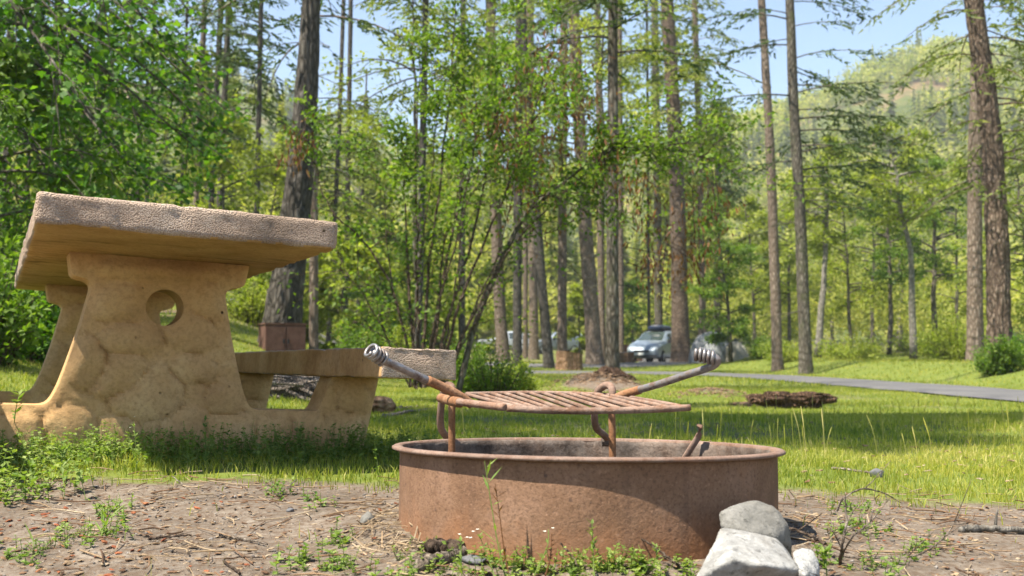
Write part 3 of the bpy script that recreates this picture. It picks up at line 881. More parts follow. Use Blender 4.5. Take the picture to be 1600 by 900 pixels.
under = [
    (-40, 9.5, 2.6, 1.3, .3, 'leaf_green', 'shaded leafy sapling at the left edge behind the table'),
    (40, 12, 3.2, 1.5, .3, 'leaf_maple', 'leafy sapling showing through under the left end of the table top'),
    (130, 14, 4.2, 1.8, .5, 'leaf_green', 'green sapling rising behind the left half of the table top'),
    (215, 18, 5.0, 1.9, .6, 'leaf_maple', 'broad green sapling behind the middle of the table top'),
    (-20, 20, 5.5, 2.2, .6, 'leaf_green', 'tall dim sapling filling the far left edge'),
    (345, 26, 4.8, 1.8, .5, 'leaf_yellow', 'sunlit pale-green sapling left of the thick grey trunk'),
    (420, 32, 5.2, 2.0, .6, 'leaf_yellow', 'yellow-green sapling half hidden by the thick grey trunk'),
    (536, 27, 3.2, 1.15, .4, 'leaf_yellow', 'small glowing yellow sapling above the bench beside the slender trunk'),
    (600, 33, 4.6, 1.7, .5, 'leaf_green', 'round green sapling behind the arching shrub stems'),
    (640, 38, 5.0, 2.0, .5, 'leaf_yellow', 'pale sapling behind the base of the shrub'),
    (745, 55, 5.0, 2.2, .5, 'leaf_yellow', 'sunlit sapling glowing behind the leaning pale stem'),
    (990, 72, 5.4, 2.4, .4, 'leaf_green', 'green sapling behind the red-brown locker'),
    (300, 40, 9.5, 2.6, 1.2, 'leaf_yellow', 'tall pale sapling seen between the close row of thin trunks'),
]
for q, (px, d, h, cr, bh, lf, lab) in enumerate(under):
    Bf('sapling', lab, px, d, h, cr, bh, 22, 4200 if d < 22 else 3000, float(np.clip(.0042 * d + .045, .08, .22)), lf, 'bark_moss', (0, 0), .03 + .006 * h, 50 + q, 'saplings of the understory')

bushes = [
    (772, 12.3, .66, .42, 70, 3000, .040, 'leaf_green', 'bright green weedy bush right of the bench end'),
    (738, 13.4, .75, .34, 50, 3600, .05, 'leaf_green', 'taller shaded bush at the foot of the leaning pale stem'),
    (806, 14.6, .5, .34, 40, 2600, .05, 'leaf_yellow', 'low yellow-green bush in front of the blue-grey bin'),
    (1556, 22.5, .75, .62, 60, 4600, .07, 'leaf_green', 'leafy bush at the foot of the massive furrowed trunk'),
    (1612, 23.0, .8, .5, 50, 3400, .07, 'leaf_maple', 'dark leafy bush at the right edge by the massive trunk'),
    (1500, 33, 1.5, 1.3, 60, 4200, .1, 'leaf_yellow', 'glowing yellow-green brush left of the massive trunk'),
    (1440, 46, 1.2, 1.2, 50, 3400, .11, 'leaf_yellow', 'sunlit brush at the foot of the straight white alder'),
    (1330, 42, .8, 1.6, 50, 2800, .11, 'leaf_yellow', 'low yellow-green brush under the crooked alder'),
    (1225, 42, .8, 1.0, 50, 2400, .1, 'leaf_yellow', 'yellow-green brush at the feet of the bare pair of trunks'),
    (1186, 46, 1.0, .8, 40, 2200, .1, 'leaf_green', 'green brush right of the tent'),
    (-30, 7.0, .8, .5, 60, 3600, .06, 'leaf_green', 'shaded fern-like bush at the left edge beyond the table leg'),
    (45, 8.0, .7, .55, 60, 3600, .06, 'leaf_maple', 'low leafy bush seen between the two table supports'),
    (15, 10.5, 1.2, .7, 60, 3600, .07, 'leaf_green', 'bush on the dark bank under the table top'),
    (395, 22, 1.2, .9, 50, 3000, .075, 'leaf_yellow', 'pale bush seen beside the table support below the top'),
    (560, 22, 1.0, .8, 50, 3000, .075, 'leaf_green', 'grey-green bush above the middle of the bench'),
    (470, 28, 1.4, 1.0, 50, 3000, .09, 'leaf_yellow', 'sunlit bush right behind the rusty box'),
    (620, 26, 1.1, .9, 50, 3000, .085, 'leaf_yellow', 'bush behind the coiled left grill handle'),
]
for q, (px, d, h, r_, ns, nl, lf, mt, lab) in enumerate(bushes):
    bush('bush', lab, px, d, h, r_, ns, nl, lf, mt, 80 + q, 'bushes')

# ------------------------------------------------------------------ multi-stemmed shrub in the middle
def shrub():
    g = np.random.default_rng(77)
    D = 11.5
    B = gp(672, D, -0.05)
    root = thing('hazel_shrub', 'many-stemmed airy shrub with arching stems and brown hanging leaves, behind the bench end', 'shrub', B)
    mbw, mbl, mbb = MB(), MB(), MB()
    lines = [
        ([(650, 605), (640, 470), (632, 300), (636, 200)], .020), ([(655, 605), (652, 420), (650, 230), (658, 30)], .018),
        ([(660, 605), (668, 440), (690, 270), (705, 120), (712, 0)], .020), ([(668, 605), (690, 450), (722, 300), (760, 150), (775, 10)], .022),
        ([(676, 605), (705, 480), (748, 330), (770, 200), (812, 60)], .022), ([(684, 605), (720, 470), (770, 350), (830, 190), (870, 40)], .020),
        ([(644, 605), (625, 490), (580, 390), (525, 335), (500, 290), (488, 230)], .016), ([(640, 605), (600, 520), (560, 450), (530, 420)], .012),
        ([(664, 605), (676, 520), (700, 420), (738, 250), (742, 120)], .016), ([(690, 605), (735, 500), (790, 400), (850, 330), (930, 260), (1000, 240)], .018),
        ([(652, 605), (646, 520), (660, 380), (680, 220), (672, 90)], .014), ([(680, 605), (698, 520), (716, 420), (730, 320), (800, 220)], .014),
        ([(658, 605), (636, 540), (612, 430), (602, 330), (610, 240)], .013), ([(688, 605), (715, 540), (760, 440), (800, 380), (870, 360), (960, 300)], .013),
        ([(672, 605), (684, 500), (690, 400), (712, 330), (716, 220)], .015), ([(648, 605), (640, 560), (590, 520), (545, 500)], .010),
        ([(694, 605), (722, 540), (758, 470), (796, 330), (815, 250)], .014),
    ]
    pts_all, dirs_all, wts = [], [], []
    def add_line(P, r, w=1.0):
        c = smooth_path(P, 22)
        c = c + g.normal(size=c.shape) * 0.008
        v, f = tube(c - B, np.linspace(r, r * 0.22, len(c)), 6, False)
        mbw.add(v, f)
        dv = unit(np.gradient(c, axis=0))
        pts_all.append(c); dirs_all.append(dv); wts.append(np.linspace(0.0, 1.0, len(c)) ** 0.8 * w)
        return c, dv
    for pl, r in lines:
        dd = g.uniform(-0.9, 0.9)
        P = [at(x, y, D + dd * (605 - y) / 500) for x, y in pl]
        c, dv = add_line(P, r * 1.0)
        for q in range(11):
            i = g.integers(5, len(c) - 1)
            d2 = unit(dv[i] + g.normal(size=3) * 0.7 + np.array([0.15, 0, 0.1]))
            L = g.uniform(0.35, 1.0)
            t = np.linspace(0, 1, 7)[:, None]
            add_line(c[i] + d2 * L * t + np.array([0, 0, -0.25 * L]) * t ** 2, 0.0055, 1.1)
    # thick pale leaning stem and its long limbs to the right
    P = [at(x, y, D + 0.25) for x, y in [(716, 612), (745, 500), (790, 395), (822, 335), (880, 285), (960, 235), (1040, 232), (1110, 250)]]
    c = smooth_path(P, 40)
    v, f = tube(c - B, np.interp(np.linspace(0, 1, len(c)), [0, .4, .55, 1], [.036, .028, .012, .004]), 12, False, rough=.12)
    mbp = MB().add(v, f)
    dv = unit(np.gradient(c, axis=0))
    for q in range(60):
        i = g.integers(14, len(c) - 1)
        d2 = unit(dv[i] * .6 + g.normal(size=3) * 0.8 + np.array([0.4, 0, 0.1]))
        L = g.uniform(0.4, 1.3)
        t = np.linspace(0, 1, 8)[:, None]
        add_line(c[i] + d2 * L * t + np.array([0, 0, -0.3 * L]) * t ** 2, 0.007, .75)
    A = np.concatenate(pts_all); Dv = np.concatenate(dirs_all); W = np.concatenate(wts)
    hz = A[:, 2]
    W = W * (.12 + sm(1.3, 3.2, hz))
    n_ = 12500
    pick = g.choice(len(A), n_, p=W / W.sum())
    base = A[pick] + g.normal(size=(n_, 3)) * 0.06
    u = unit(Dv[pick] * .5 + g.normal(size=(n_, 3)) + np.array([0, 0, -.2]))
    nr = unit(g.normal(size=(n_, 3)) * .6 + np.array([0, 0, 1.]))
    v, f = rhombs(base - B, u, nr, g.uniform(.035, .085, n_), g.uniform(.03, .05, n_))
    mbl.add(v, f, np.clip(g.normal(.5, .25, n_), 0, 1))
    # brown hanging leaves in bunches
    bx = [(at(x, y, D + g.uniform(-.5, .6)), s) for x, y, s in [(838, 150, .32), (815, 230, .34), (830, 290, .3), (790, 210, .22), (985, 300, .16), (1010, 330, .2), (1060, 380, .22), (1085, 400, .22), (1110, 320, .2), (1020, 410, .14), (870, 100, .25), (940, 260, .2), (905, 180, .2), (470, 215, .1), (460, 240, .1), (760, 190, .16)]]
    for P, s in bx:
        mm = int(520 * s)
        b = P + g.normal(size=(mm, 3)) * np.array([s, s, s * 1.25]) * .8
        u = unit(g.normal(size=(mm, 3)) * .3 + np.array([0, 0, -1.]))
        v, f = rhombs(b - B, u, g.normal(size=(mm, 3)), g.uniform(.05, .12, mm), g.uniform(.014, .03, mm))
        mbb.add(v, f, np.clip(g.normal(.5, .25, mm), 0, 1))
        t = np.linspace(0, 1, 6)[:, None]
        for q in range(5):
            v, f = tube(P - B + g.normal(size=3) * s * .5 + (g.normal(size=3) * s + np.array([0, 0, s])) * t, .005, 4, False)
            mbw.add(v, f)
    mbw.build('stems', M['twig'], root)
    tag(mbp.build('leaning_stem', M['bark_moss'], root, True), label='thick grey leaning stem')
    mbl.build('foliage', M['leaf_green'], root)
    tag(mbb.build('dry_leaves', M['leaf_brown'], root), label='brown hanging dry leaves')
shrub()

# ------------------------------------------------------------------ big-leaved maple at the upper left
def maple():
    g = np.random.default_rng(99)
    B = np.array([-6.0, 9.6, Hs(-6.0, 9.6) - .1])
    root = thing('maple_tree', 'bright green big-leaved maple whose branches hang in from the upper left', 'tree', B)
    mbw, mbl = MB(), MB()
    top = B + np.array([.2, .2, 8.0])
    v, f = tube(smooth_path([B, B + np.array([.1, 0, 2.5]), top], 16) - B, np.linspace(.17, .08, 17), 12, rough=.1)
    mbw.add(v, f)
    ends = [(352, 170, 8.4), (318, 240, 8.0), (240, 300, 7.2), (150, 190, 6.4), (260, 60, 7.6), (120, 60, 6.6), (60, 240, 6.6), (40, 140, 7.6), (300, 110, 9.0), (200, 150, 8.6), (100, 310, 8.2), (200, 20, 6.6), (20, 20, 7.0), (250, 215, 9.4), (110, 130, 9.4), (160, 270, 9.2), (-60, 250, 8), (300, 20, 9), (30, 320, 9.5), (70, 10, 8.6), (340, 210, 9.4), (220, 260, 8.4)]
    A, Dv, Wt = [], [], []
    for px, py, d in ends:
        d += 2.2
        e = at(px, py, d)
        s = B + np.array([.1, .05, 0]) + np.array([0, 0, max(1.6, e[2] + g.uniform(.1, 1.0))])
        midp = (s + e) / 2 + np.array([0, 0, .35 + .2 * g.random()])
        c = smooth_path([s, midp, e], 20)
        v, f = tube(c - B, np.linspace(.035, .006, len(c)), 6, False)
        mbw.add(v, f)
        dv = unit(np.gradient(c, axis=0))
        for q in range(16):
            i = int(g.uniform(.35, 1) * (len(c) - 1))
            d2 = unit(dv[i] * .7 + g.normal(size=3) * np.array([.7, .7, .28]))
            L = g.uniform(.25, .8)
            t = np.linspace(0, 1, 6)[:, None]
            tw = c[i] + d2 * L * t + np.array([0, 0, -.25 * L]) * t ** 2
            v, f = tube(tw - B, np.linspace(.007, .003, 6), 4, False)
            mbw.add(v, f)
            A.append(tw[1:]); Dv.append(np.repeat(d2[None], 5, 0))
    A = np.concatenate(A); Dv = np.concatenate(Dv)
    m = 5600
    pick = g.integers(0, len(A), m)
    base = A[pick] + g.normal(size=(m, 3)) * np.array([.09, .09, .05])
    u = unit(Dv[pick] * .6 + g.normal(size=(m, 3)) * .7 + np.array([0, 0, -.35]))
    nr = unit(g.normal(size=(m, 3)) * .4 + np.array([0, -.15, 1.]))
    s = unit(np.cross(nr, u)); nn = np.cross(u, s)
    # five-lobed leaf outline (along, across)
    ol = np.array([(0, 0), (.12, .20), (.08, .46), (.32, .34), (.52, .52), (.60, .24), (1.0, 0), (.60, -.24), (.52, -.52), (.32, -.34), (.08, -.46), (.12, -.20)])
    sz = g.uniform(.04, .09, m)[:, None, None]
    v = base[:, None] + u[:, None] * ol[None, :, 0, None] * sz + s[:, None] * ol[None, :, 1, None] * sz - nn[:, None] * (ol[None, :, 0, None] ** 2 * .18 + np.abs(ol[None, :, 1, None]) * .15) * sz
    # two halves so that each leaf folds along its midrib
    mm = np.arange(m)[:, None] * 12
    fa = mm + np.array([0, 1, 2, 3, 4, 5, 6])[None]
    fb = mm + np.array([0, 6, 7, 8, 9, 10, 11])[None]
    tint = np.clip(g.normal(.5, .25, m), 0, 1)
    mbl.add(v.reshape(-1, 3) - B, np.concatenate([fa, fb]), np.concatenate([tint, tint]))
    mbw.build('trunk', M['bark_moss'], root)
    mbl.build('crown', M['leaf_maple'], root)
maple()

# ------------------------------------------------------------------ concrete picnic table
def concrete(name, cols, pits=True, streaks=False, bump=0.5, agg=False, stn=.6):
    n = NT(name)
    co = n.coord()
    a = n.noise(co, 5, 6, 0.65, 0.3)
    col = n.ramp(a, [(0.3, cols[0]), (0.5, cols[1]), (0.72, cols[2])])
    fine = n.noise(co, 70, 4, 0.7)
    col = n.mix(n.ramp(fine, [(0.3, (0.5, 0.5, 0.5)), (0.55, (0, 0, 0))]), col, tuple(.6 * c for c in cols[0]))
    h = n.math('ADD', n.math('MULTIPLY', fine, .35), a)
    if pits:
        v = n.voro(co, 26)
        sel = n.ramp(n.noise(co, 11, 2), [(.6, (0, 0, 0)), (.65, (1, 1, 1))])
        pit = n.math('MULTIPLY', n.ramp(v.outputs['Distance'], [(.07, (1, 1, 1)), (.16, (0, 0, 0))]), sel)
        col = n.mix(pit, col, (.05, .035, .02))
        h = n.math('SUBTRACT', h, pit)
    stain = n.noise(n.coord((1, 1, .7)), 2.7, 5, .6, .5)
    col = n.mix(n.ramp(stain, [(.52, (0, 0, 0)), (.72, (stn, stn, stn))]), col, tuple(.45 * c for c in cols[0]))
    if streaks:
        st = n.noise(n.coord((2.0, 22, 1)), 1.0, 4, .6)
        bigs = n.noise(co, 1.6, 3)
        m_ = n.math('MULTIPLY', n.ramp(st, [(.48, (0, 0, 0)), (.62, (1, 1, 1))]), n.ramp(bigs, [(.45, (0, 0, 0)), (.65, (1, 1, 1))]))
        col = n.mix(n.math('MULTIPLY', m_, .75), col, (.035, .032, .012))
    if agg:
        v = n.voro(co, 250)
        h = n.math('ADD', n.math('MULTIPLY', h, .4), n.math('MULTIPLY', n.math('SUBTRACT', 1.0, v.outputs['Distance']), .9))
        col = n.mix(n.ramp(v.outputs['Distance'], [(.4, (0, 0, 0)), (.75, (.5, .5, .5))]), col, tuple(.45 * c for c in cols[0]))
        v2 = n.voro(co, 60)
        cs = n.n('ShaderNodeSeparateColor'); n.l(v2.outputs['Color'], cs.inputs[0])
        col = n.mix(n.math('MULTIPLY', n.math('GREATER_THAN', cs.outputs[0], .88), .2), col, (.42, .36, .30))
    return n.done(col, .92, n.bump(h, bump, .008), .15)

M['agg'] = concrete('rough washed aggregate concrete', [(.34, .245, .175), (.47, .35, .265), (.56, .44, .345)], True, False, .75, True)
M['formed'] = concrete('formed ochre concrete with streaks', [(.33, .195, .08), (.45, .28, .125), (.52, .35, .17)], False, True, .25)
M['cast_stone'] = concrete('cast ochre concrete with moulded stones', [(.37, .225, .108), (.485, .315, .155), (.56, .40, .22)], True, False, .8, False, .28)
_n = M['cast_stone'].node_tree
_b = _n.nodes['Principled BSDF']
_src = _b.inputs['Base Color'].links[0].from_socket
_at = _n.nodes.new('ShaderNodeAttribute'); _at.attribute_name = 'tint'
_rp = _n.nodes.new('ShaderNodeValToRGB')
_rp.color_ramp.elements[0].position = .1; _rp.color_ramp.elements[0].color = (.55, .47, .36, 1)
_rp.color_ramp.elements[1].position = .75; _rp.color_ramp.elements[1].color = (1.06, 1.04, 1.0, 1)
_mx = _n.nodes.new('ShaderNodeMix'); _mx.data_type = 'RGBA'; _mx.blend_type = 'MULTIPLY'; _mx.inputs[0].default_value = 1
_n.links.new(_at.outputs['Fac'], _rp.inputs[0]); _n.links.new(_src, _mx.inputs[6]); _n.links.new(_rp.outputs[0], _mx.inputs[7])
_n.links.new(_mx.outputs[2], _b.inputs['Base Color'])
M['cast'] = concrete('cast ochre concrete', [(.31, .175, .078), (.44, .265, .125), (.51, .345, .19)], True, False, .6)

TYAW, TPITCH, TROLL = 0.4573, -0.00525, 0.04336
TO = np.array([-1.2203, 2.6846, 0.7120])
ax_h = np.array([-math.sin(TYAW), math.cos(TYAW), 0])
ax_v = ax_h * math.cos(TPITCH) + np.array([0, 0, math.sin(TPITCH)])
rt_h = np.array([math.cos(TYAW), math.sin(TYAW), 0])
up0 = np.cross(rt_h, ax_v)
rt_v = rt_h * math.cos(TROLL) - up0 * math.sin(TROLL)
up_v = np.cross(rt_v, ax_v)
TM = Matrix([(*[float(rt_v[i]), float(ax_v[i]), float(up_v[i])], float(TO[i])) for i in range(3)] + [(0, 0, 0, 1)])

table = thing('picnic_table', 'tan concrete picnic table with stone-textured supports and attached benches', 'picnic table')
table.matrix_world = TM

def rough_slab(name, lo, hi, parent, mats, seed, under_mi=1, step=.02, amp=.0035, bev=.014, sides=False):
    """a slab with worn rounded edges: a grid of faces pushed about by noise"""
    lo, hi = np.array(lo, float), np.array(hi, float)
    bm = bmesh.new()
    bmesh.ops.create_cube(bm, size=1.0)
    for v in bm.verts:
        for q in range(3): v.co[q] = lo[q] + (v.co[q] + .5) * (hi[q] - lo[q])
    bmesh.ops.bevel(bm, geom=[e for e in bm.edges], offset=bev, segments=3, affect='EDGES', profile=.6)
    for q in range(3):
        cuts = np.arange(lo[q] + step, hi[q] - step * .5, step if q != 1 else step * 2)
        for c in cuts:
            no = [0, 0, 0]; no[q] = 1
            co_ = [0, 0, 0]; co_[q] = float(c)
            bmesh.ops.bisect_plane(bm, geom=bm.verts[:] + bm.edges[:] + bm.faces[:], plane_co=co_, plane_no=no)
    P = np.array([v.co[:] for v in bm.verts])
    bm.normal_update()
    N = np.array([v.normal[:] for v in bm.verts])
    d = (fbm(P * 55, seed, 3) - .5) * 2 * amp + (fbm(P * 6, seed + 3, 2) - .5) * amp * 2.2
    chip = np.clip(fbm(P * 14, seed + 9, 3) - .60, 0, 1) * .05
    edge = np.minimum(np.abs(P - lo), np.abs(P - hi))
    ne = (np.sort(edge, axis=1)[:, 1] < .03)
    d = d - chip * ne
    P2 = P + N * d[:, None]
    for v, p in zip(bm.verts, P2): v.co = p
    bm.normal_update()
    for f in bm.faces: f.material_index = under_mi if (f.normal.z < -.75 or (sides and abs(f.normal.x) > .75)) else 0
    return obj_from_bm(name, bm, mats, parent, True)

T_ = .0826
LEN = 2.74
rough_slab('table_top', (0, 0, 0), (.80, LEN, T_), table, [M['agg'], M['formed']], 1)
BZ1, BT = -.271, .094
rough_slab('bench', (.950, 0, BZ1 - BT), (1.190, LEN, BZ1), table, [M['agg'], M['cast']], 2, sides=True, bev=.008)
rough_slab('bench', (-.390, 0, BZ1 - BT), (-.150, LEN, BZ1), table, [M['agg'], M['cast']], 3, step=.03, sides=True)

def rounded(poly, r_, seg=4):
    out = []
    m = len(poly)
    for i in range(m):
        p0, p1, p2 = (np.array(poly[(i + q) % m], float) for q in (-1, 0, 1))
        rr = r_[i] if isinstance(r_, (list, tuple)) else r_
        a, b = p0 - p1, p2 - p1
        la, lb = np.linalg.norm(a), np.linalg.norm(b)
        rr = min(rr, la * .45, lb * .45)
        if rr < 1e-4: out.append(p1); continue
        q0, q2 = p1 + a / la * rr, p1 + b / lb * rr
        for t in np.linspace(0, 1, seg + 1): out.append((1 - t) ** 2 * q0 + 2 * t * (1 - t) * p1 + t ** 2 * q2)
    return np.array(out)

def resample(poly, step):
    out = []
    for a, b in zip(poly, np.roll(poly, -1, axis=0)):
        k = max(1, int(np.linalg.norm(b - a) / step))
        for t in np.arange(k) / k: out.append(a + (b - a) * t)
    return np.array(out)

def inside(poly, p):
    x, y = p[:, 0], p[:, 1]
    c = np.zeros(len(p), bool)
    for (x1, y1), (x2, y2) in zip(poly, np.roll(poly, -1, axis=0)):
        m_ = ((y1 > y) != (y2 > y)) & (x < (x2 - x1) * (y - y1) / (y2 - y1 + 1e-15) + x1)
        c ^= m_
    return c

def edge_dist(loops, p):
    d = np.full(len(p), 9.0)
    for poly in loops:
        for a, b in zip(poly, np.roll(poly, -1, axis=0)):
            ab = b - a
            t = np.clip(((p - a) @ ab) / (ab @ ab + 1e-12), 0, 1)
            d = np.minimum(d, np.linalg.norm(p - a - t[:, None] * ab, axis=1))
    return d

STONES = [  # x, z, radius x, radius z, tilt, height : the moulded boulders
    (.195, -.350, .070, .090, .5, .013), (.300, -.395, .095, .075, .1, .013), (.335, -.270, .10, .045, .1, .014), (.500, -.240, .085, .06, -.2, .012),
    (.520, -.365, .085, .042, .05, .016), (.390, -.440, .11, .085, .3, .014), (.165, -.570, .085, .075, .2, .013), (.31, -.585, .07, .07, 0, .013),
    (.520, -.560, .085, .065, .2, .014), (.270, -.155, .085, .055, .2, .012), (.560, -.130, .055, .06, 0, .012), (.02, -.585, .085, .07, 0, .012),
    (.66, -.57, .085, .075, 0, .016), (.80, -.58, .07, .07, .2, .018), (.93, -.58, .07, .085, 0, .016), (1.045, -.56, .07, .08, 0, .014), (1.08, -.44, .06, .055, .1, .012),
    (-.14, -.56, .08, .075, 0, .014), (-.27, -.57, .07, .08, .1, .015), (-.27, -.45, .06, .055, 0, .012), (.415, -.045, .22, .03, 0, .005), (.640, -.455, .06, .05, 0, .012)]
def pedestal(y0, th, seed):
    half = [(.414, 0), (.691, 0), (.679, -.074), (.612, -.088), (.652, -.28), (.695, -.430), (.722, -.487), (.950, -.487), (.960, -.475), (1.003, BZ1 - BT + .001), (1.172, BZ1 - BT + .001), (1.098, -.78)]
    rad = [0, .006, .018, .03, .1, .05, .035, .02, .02, .006, .010, 0]
    left = [(.814 - x if i else .414, z) for i, (x, z) in enumerate(half)]
    poly = half[1:] + [(x, z) for x, z in left[1:][::-1]]
    rads = rad[1:] + rad[1:][::-1]
    outer = resample(rounded(poly, rads), .014)
    hole_c, hole_r = np.array([.424, -.160]), .060
    th_ = np.linspace(0, 2 * np.pi, 28, endpoint=False)
    hole = hole_c + hole_r * np.stack([np.cos(th_), np.sin(th_)], -1)
    lo, hi = outer.min(0), outer.max(0)
    st = .0125
    gx_, gz_ = np.meshgrid(np.arange(lo[0], hi[0], st), np.arange(lo[1], hi[1], st))
    gpnt = np.stack([gx_.ravel(), gz_.ravel()], -1)
    gpnt = gpnt[inside(outer, gpnt) & ~inside(hole, gpnt)]
    gpnt = gpnt[edge_dist([outer, hole], gpnt) > .006]
    allp = np.concatenate([outer, hole, gpnt])
    no, nh = len(outer), len(hole)
    edges = [(i, (i + 1) % no) for i in range(no)] + [(no + i, no + (i + 1) % nh) for i in range(nh)]
    vs, es, fs, *_ = delaunay_2d_cdt([Vector(p) for p in allp], edges, [], 0, 1e-6)
    V = np.array([v[:] for v in vs])
    F = np.array([f for f in fs if len(f) == 3])
    cen = V[F].mean(1)
    F = F[inside(outer, cen) & ~inside(hole, cen)]
    ed = edge_dist([outer, hole], V)
    dz = np.zeros(len(V))
    Q = []
    for (sx, sz, rx, rz, tl, hgt) in STONES:
        c, s = math.cos(tl), math.sin(tl)
        wx = V[:, 0] + .030 * (fbm(np.stack([V[:, 0] * 11, V[:, 1] * 11, np.full(len(V), seed)], -1), 4, 2) - .5)
        wz = V[:, 1] + .030 * (fbm(np.stack([V[:, 0] * 11, V[:, 1] * 11, np.full(len(V), seed + 7.)], -1), 4, 2) - .5)
        dx, dzz = wx - sx, wz - sz
        u_, w_ = (dx * c + dzz * s) / rx, (-dx * s + dzz * c) / rz
        Q.append((np.abs(u_) ** 2.3 + np.abs(w_) ** 2.3) ** (1 / 2.3))
    Q = np.sort(np.array(Q), axis=0)
    q1, q2 = Q[0], Q[1]
    lim = np.minimum(1.1 - q1, (q2 - q1) * .62)          # distance into the stone, from its rim or the joint to its neighbour
    dz = .0105 * sm(0, .16, lim) + .007 * sm(.1, .8, lim)
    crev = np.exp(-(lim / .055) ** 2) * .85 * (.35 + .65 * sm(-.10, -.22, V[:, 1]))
    dz = dz - .004 * crev
    dz = dz + (fbm(np.stack([V[:, 0] * 30, V[:, 1] * 30, np.full(len(V), seed + .5)], -1), 6, 3) - .5) * .007 + (fbm(np.stack([V[:, 0] * 9, V[:, 1] * 9, np.full(len(V), seed + 3.5)], -1), 8, 3) - .5) * .007
    fall = sm(.004, .04, ed)
    rim = .006 * (1 - sm(0, .012, ed)) ** 2                     # worn rounded arris
    nv = len(V)
    front = np.stack([V[:, 0], y0 - dz * fall + rim, V[:, 1]], -1)
    back = np.stack([V[:, 0], y0 + th + dz * fall * .8 - rim, V[:, 1]], -1)
    # boundary edges for the side walls
    e = np.concatenate([F[:, [0, 1]], F[:, [1, 2]], F[:, [2, 0]]])
    key = {}
    for a, b in e: key[(a, b)] = 1
    bnd = np.array([(a, b) for a, b in key if (b, a) not in key])
    # orientation: make front normals face -y
    a, b, c = V[F[0, 0]], V[F[0, 1]], V[F[0, 2]]
    ccw = (b[0] - a[0]) * (c[1] - a[1]) - (b[1] - a[1]) * (c[0] - a[0]) > 0
    Ff = F if ccw else F[:, ::-1]
    mb = MB()
    side = np.stack([bnd[:, 1], bnd[:, 0], bnd[:, 0] + nv, bnd[:, 1] + nv], -1)
    if not ccw: side = side[:, ::-1]
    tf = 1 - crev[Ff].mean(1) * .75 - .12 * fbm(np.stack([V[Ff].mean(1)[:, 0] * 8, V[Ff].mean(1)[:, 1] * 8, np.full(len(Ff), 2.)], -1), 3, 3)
    MBF = mb.add(np.concatenate([front, back]), [Ff], tf)
    mb.n -= 2 * nv
    mb.add(np.zeros((0, 3)), [Ff[:, ::-1] + nv, side], .8)
    mb.n += 2 * nv
    return mb.build('support', M['cast_stone'], table, False)
for y0, sd in ((.659, 1), (2.215, 2)):
    o = pedestal(y0, .165, sd)
    o.data.polygons.foreach_set('use_smooth', np.ones(len(o.data.polygons), bool))
    o.data.set_sharp_from_angle(angle=R(48))
    

# ------------------------------------------------------------------ rusty fire ring with its swing-over grate
def rust(name, cols, bumpy=.5, sooty=0.0, worn=0.0, zrust=False):
    n = NT(name)
    co = n.coord()
    a = n.noise(co, 9, 6, .65, .4)
    col = n.ramp(a, [(.3, cols[0]), (.5, cols[1]), (.7, cols[2])])
    or_ = n.noise(n.coord((1, 1, .6)), 4.5, 5, .7, .2)
    col = n.mix(n.ramp(or_, [(.56, (0, 0, 0)), (.78, (.6, .6, .6))]), col, (.25, .105, .036))
    fine = n.noise(co, 170, 3, .7)
    col = n.mix(n.ramp(fine, [(.32, (.6, .6, .6)), (.52, (0, 0, 0))]), col, tuple(.5 * c for c in cols[0]))
    if zrust:
        sx = n.n('ShaderNodeSeparateXYZ'); n.l(n.coord(), sx.inputs[0])
        zz = n.math('ADD', sx.outputs[2], n.math('MULTIPLY', n.math('SUBTRACT', n.noise(n.coord((1, 1, .35)), 9, 4, .65), .5), .22))
        zm = n.n('ShaderNodeMapRange'); n.l(zz, zm.inputs[0]); zm.inputs[1].default_value = -.10; zm.inputs[2].default_value = -.20
        col = n.mix(n.math('MULTIPLY', zm.outputs[0], .75), col, (.27, .115, .045))
        stx = n.noise(n.coord((1, 1, .05)), 30, 3, .6)
        col = n.mix(n.ramp(stx, [(.55, (0, 0, 0)), (.75, (.5, .5, .5))]), col, (.10, .055, .035))
        sp = n.voro(co, 24)
        col = n.mix(n.ramp(sp.outputs['Distance'], [(.05, (.8, .8, .8)), (.11, (0, 0, 0))]), col, (.07, .04, .028))
    hl = n.noise(co, 120, 2, .5)
    col = n.mix(n.ramp(hl, [(.62, (0, 0, 0)), (.75, (.5, .5, .5))]), col, tuple(min(1, 1.5 * c) for c in cols[2]))
    h = n.math('ADD', n.math('MULTIPLY', fine, .6), n.math('MULTIPLY', n.noise(co, 45, 3), .7))
    rough = .82
    met = None
    if sooty:
        s_ = n.noise(co, 7, 4, .6)
        col = n.mix(n.ramp(s_, [(.42, (sooty,) * 3), (.66, (0, 0, 0))]), col, (.02, .017, .015))
    if worn:
        w_ = n.noise(co, 26, 5, .7)
        fac = n.ramp(w_, [(.40, (0, 0, 0)), (.6, (worn,) * 3)])
        col = n.mix(fac, col, (.33, .285, .25))
    return n.done(col, rough, n.bump(h, bumpy, .0025), .3)
M['rust'] = rust('rusty sheet steel', [(.135, .071, .039), (.19, .106, .061), (.235, .138, .087)], .8, zrust=True)
M['rust_in'] = rust('charred rusty steel', [(.06, .038, .028), (.13, .088, .065), (.22, .165, .13)], 1.0, .75, .25)
M['rust_lip'] = rust('rubbed rusty lip', [(.12, .063, .04), (.18, .105, .072), (.24, .155, .115)], .5, .15, .2)
M['rust_orange'] = rust('orange rust bar', [(.14, .06, .028), (.24, .115, .052), (.31, .185, .11)], .6)
M['rust_grate'] = rust('pitted grate bars', [(.13, .062, .034), (.22, .118, .072), (.32, .21, .155)], 1.0, .25, .3)
n = NT('bare worn steel')
co = n.coord((1, 1, 1))
w_ = n.noise(co, 30, 5, .7)
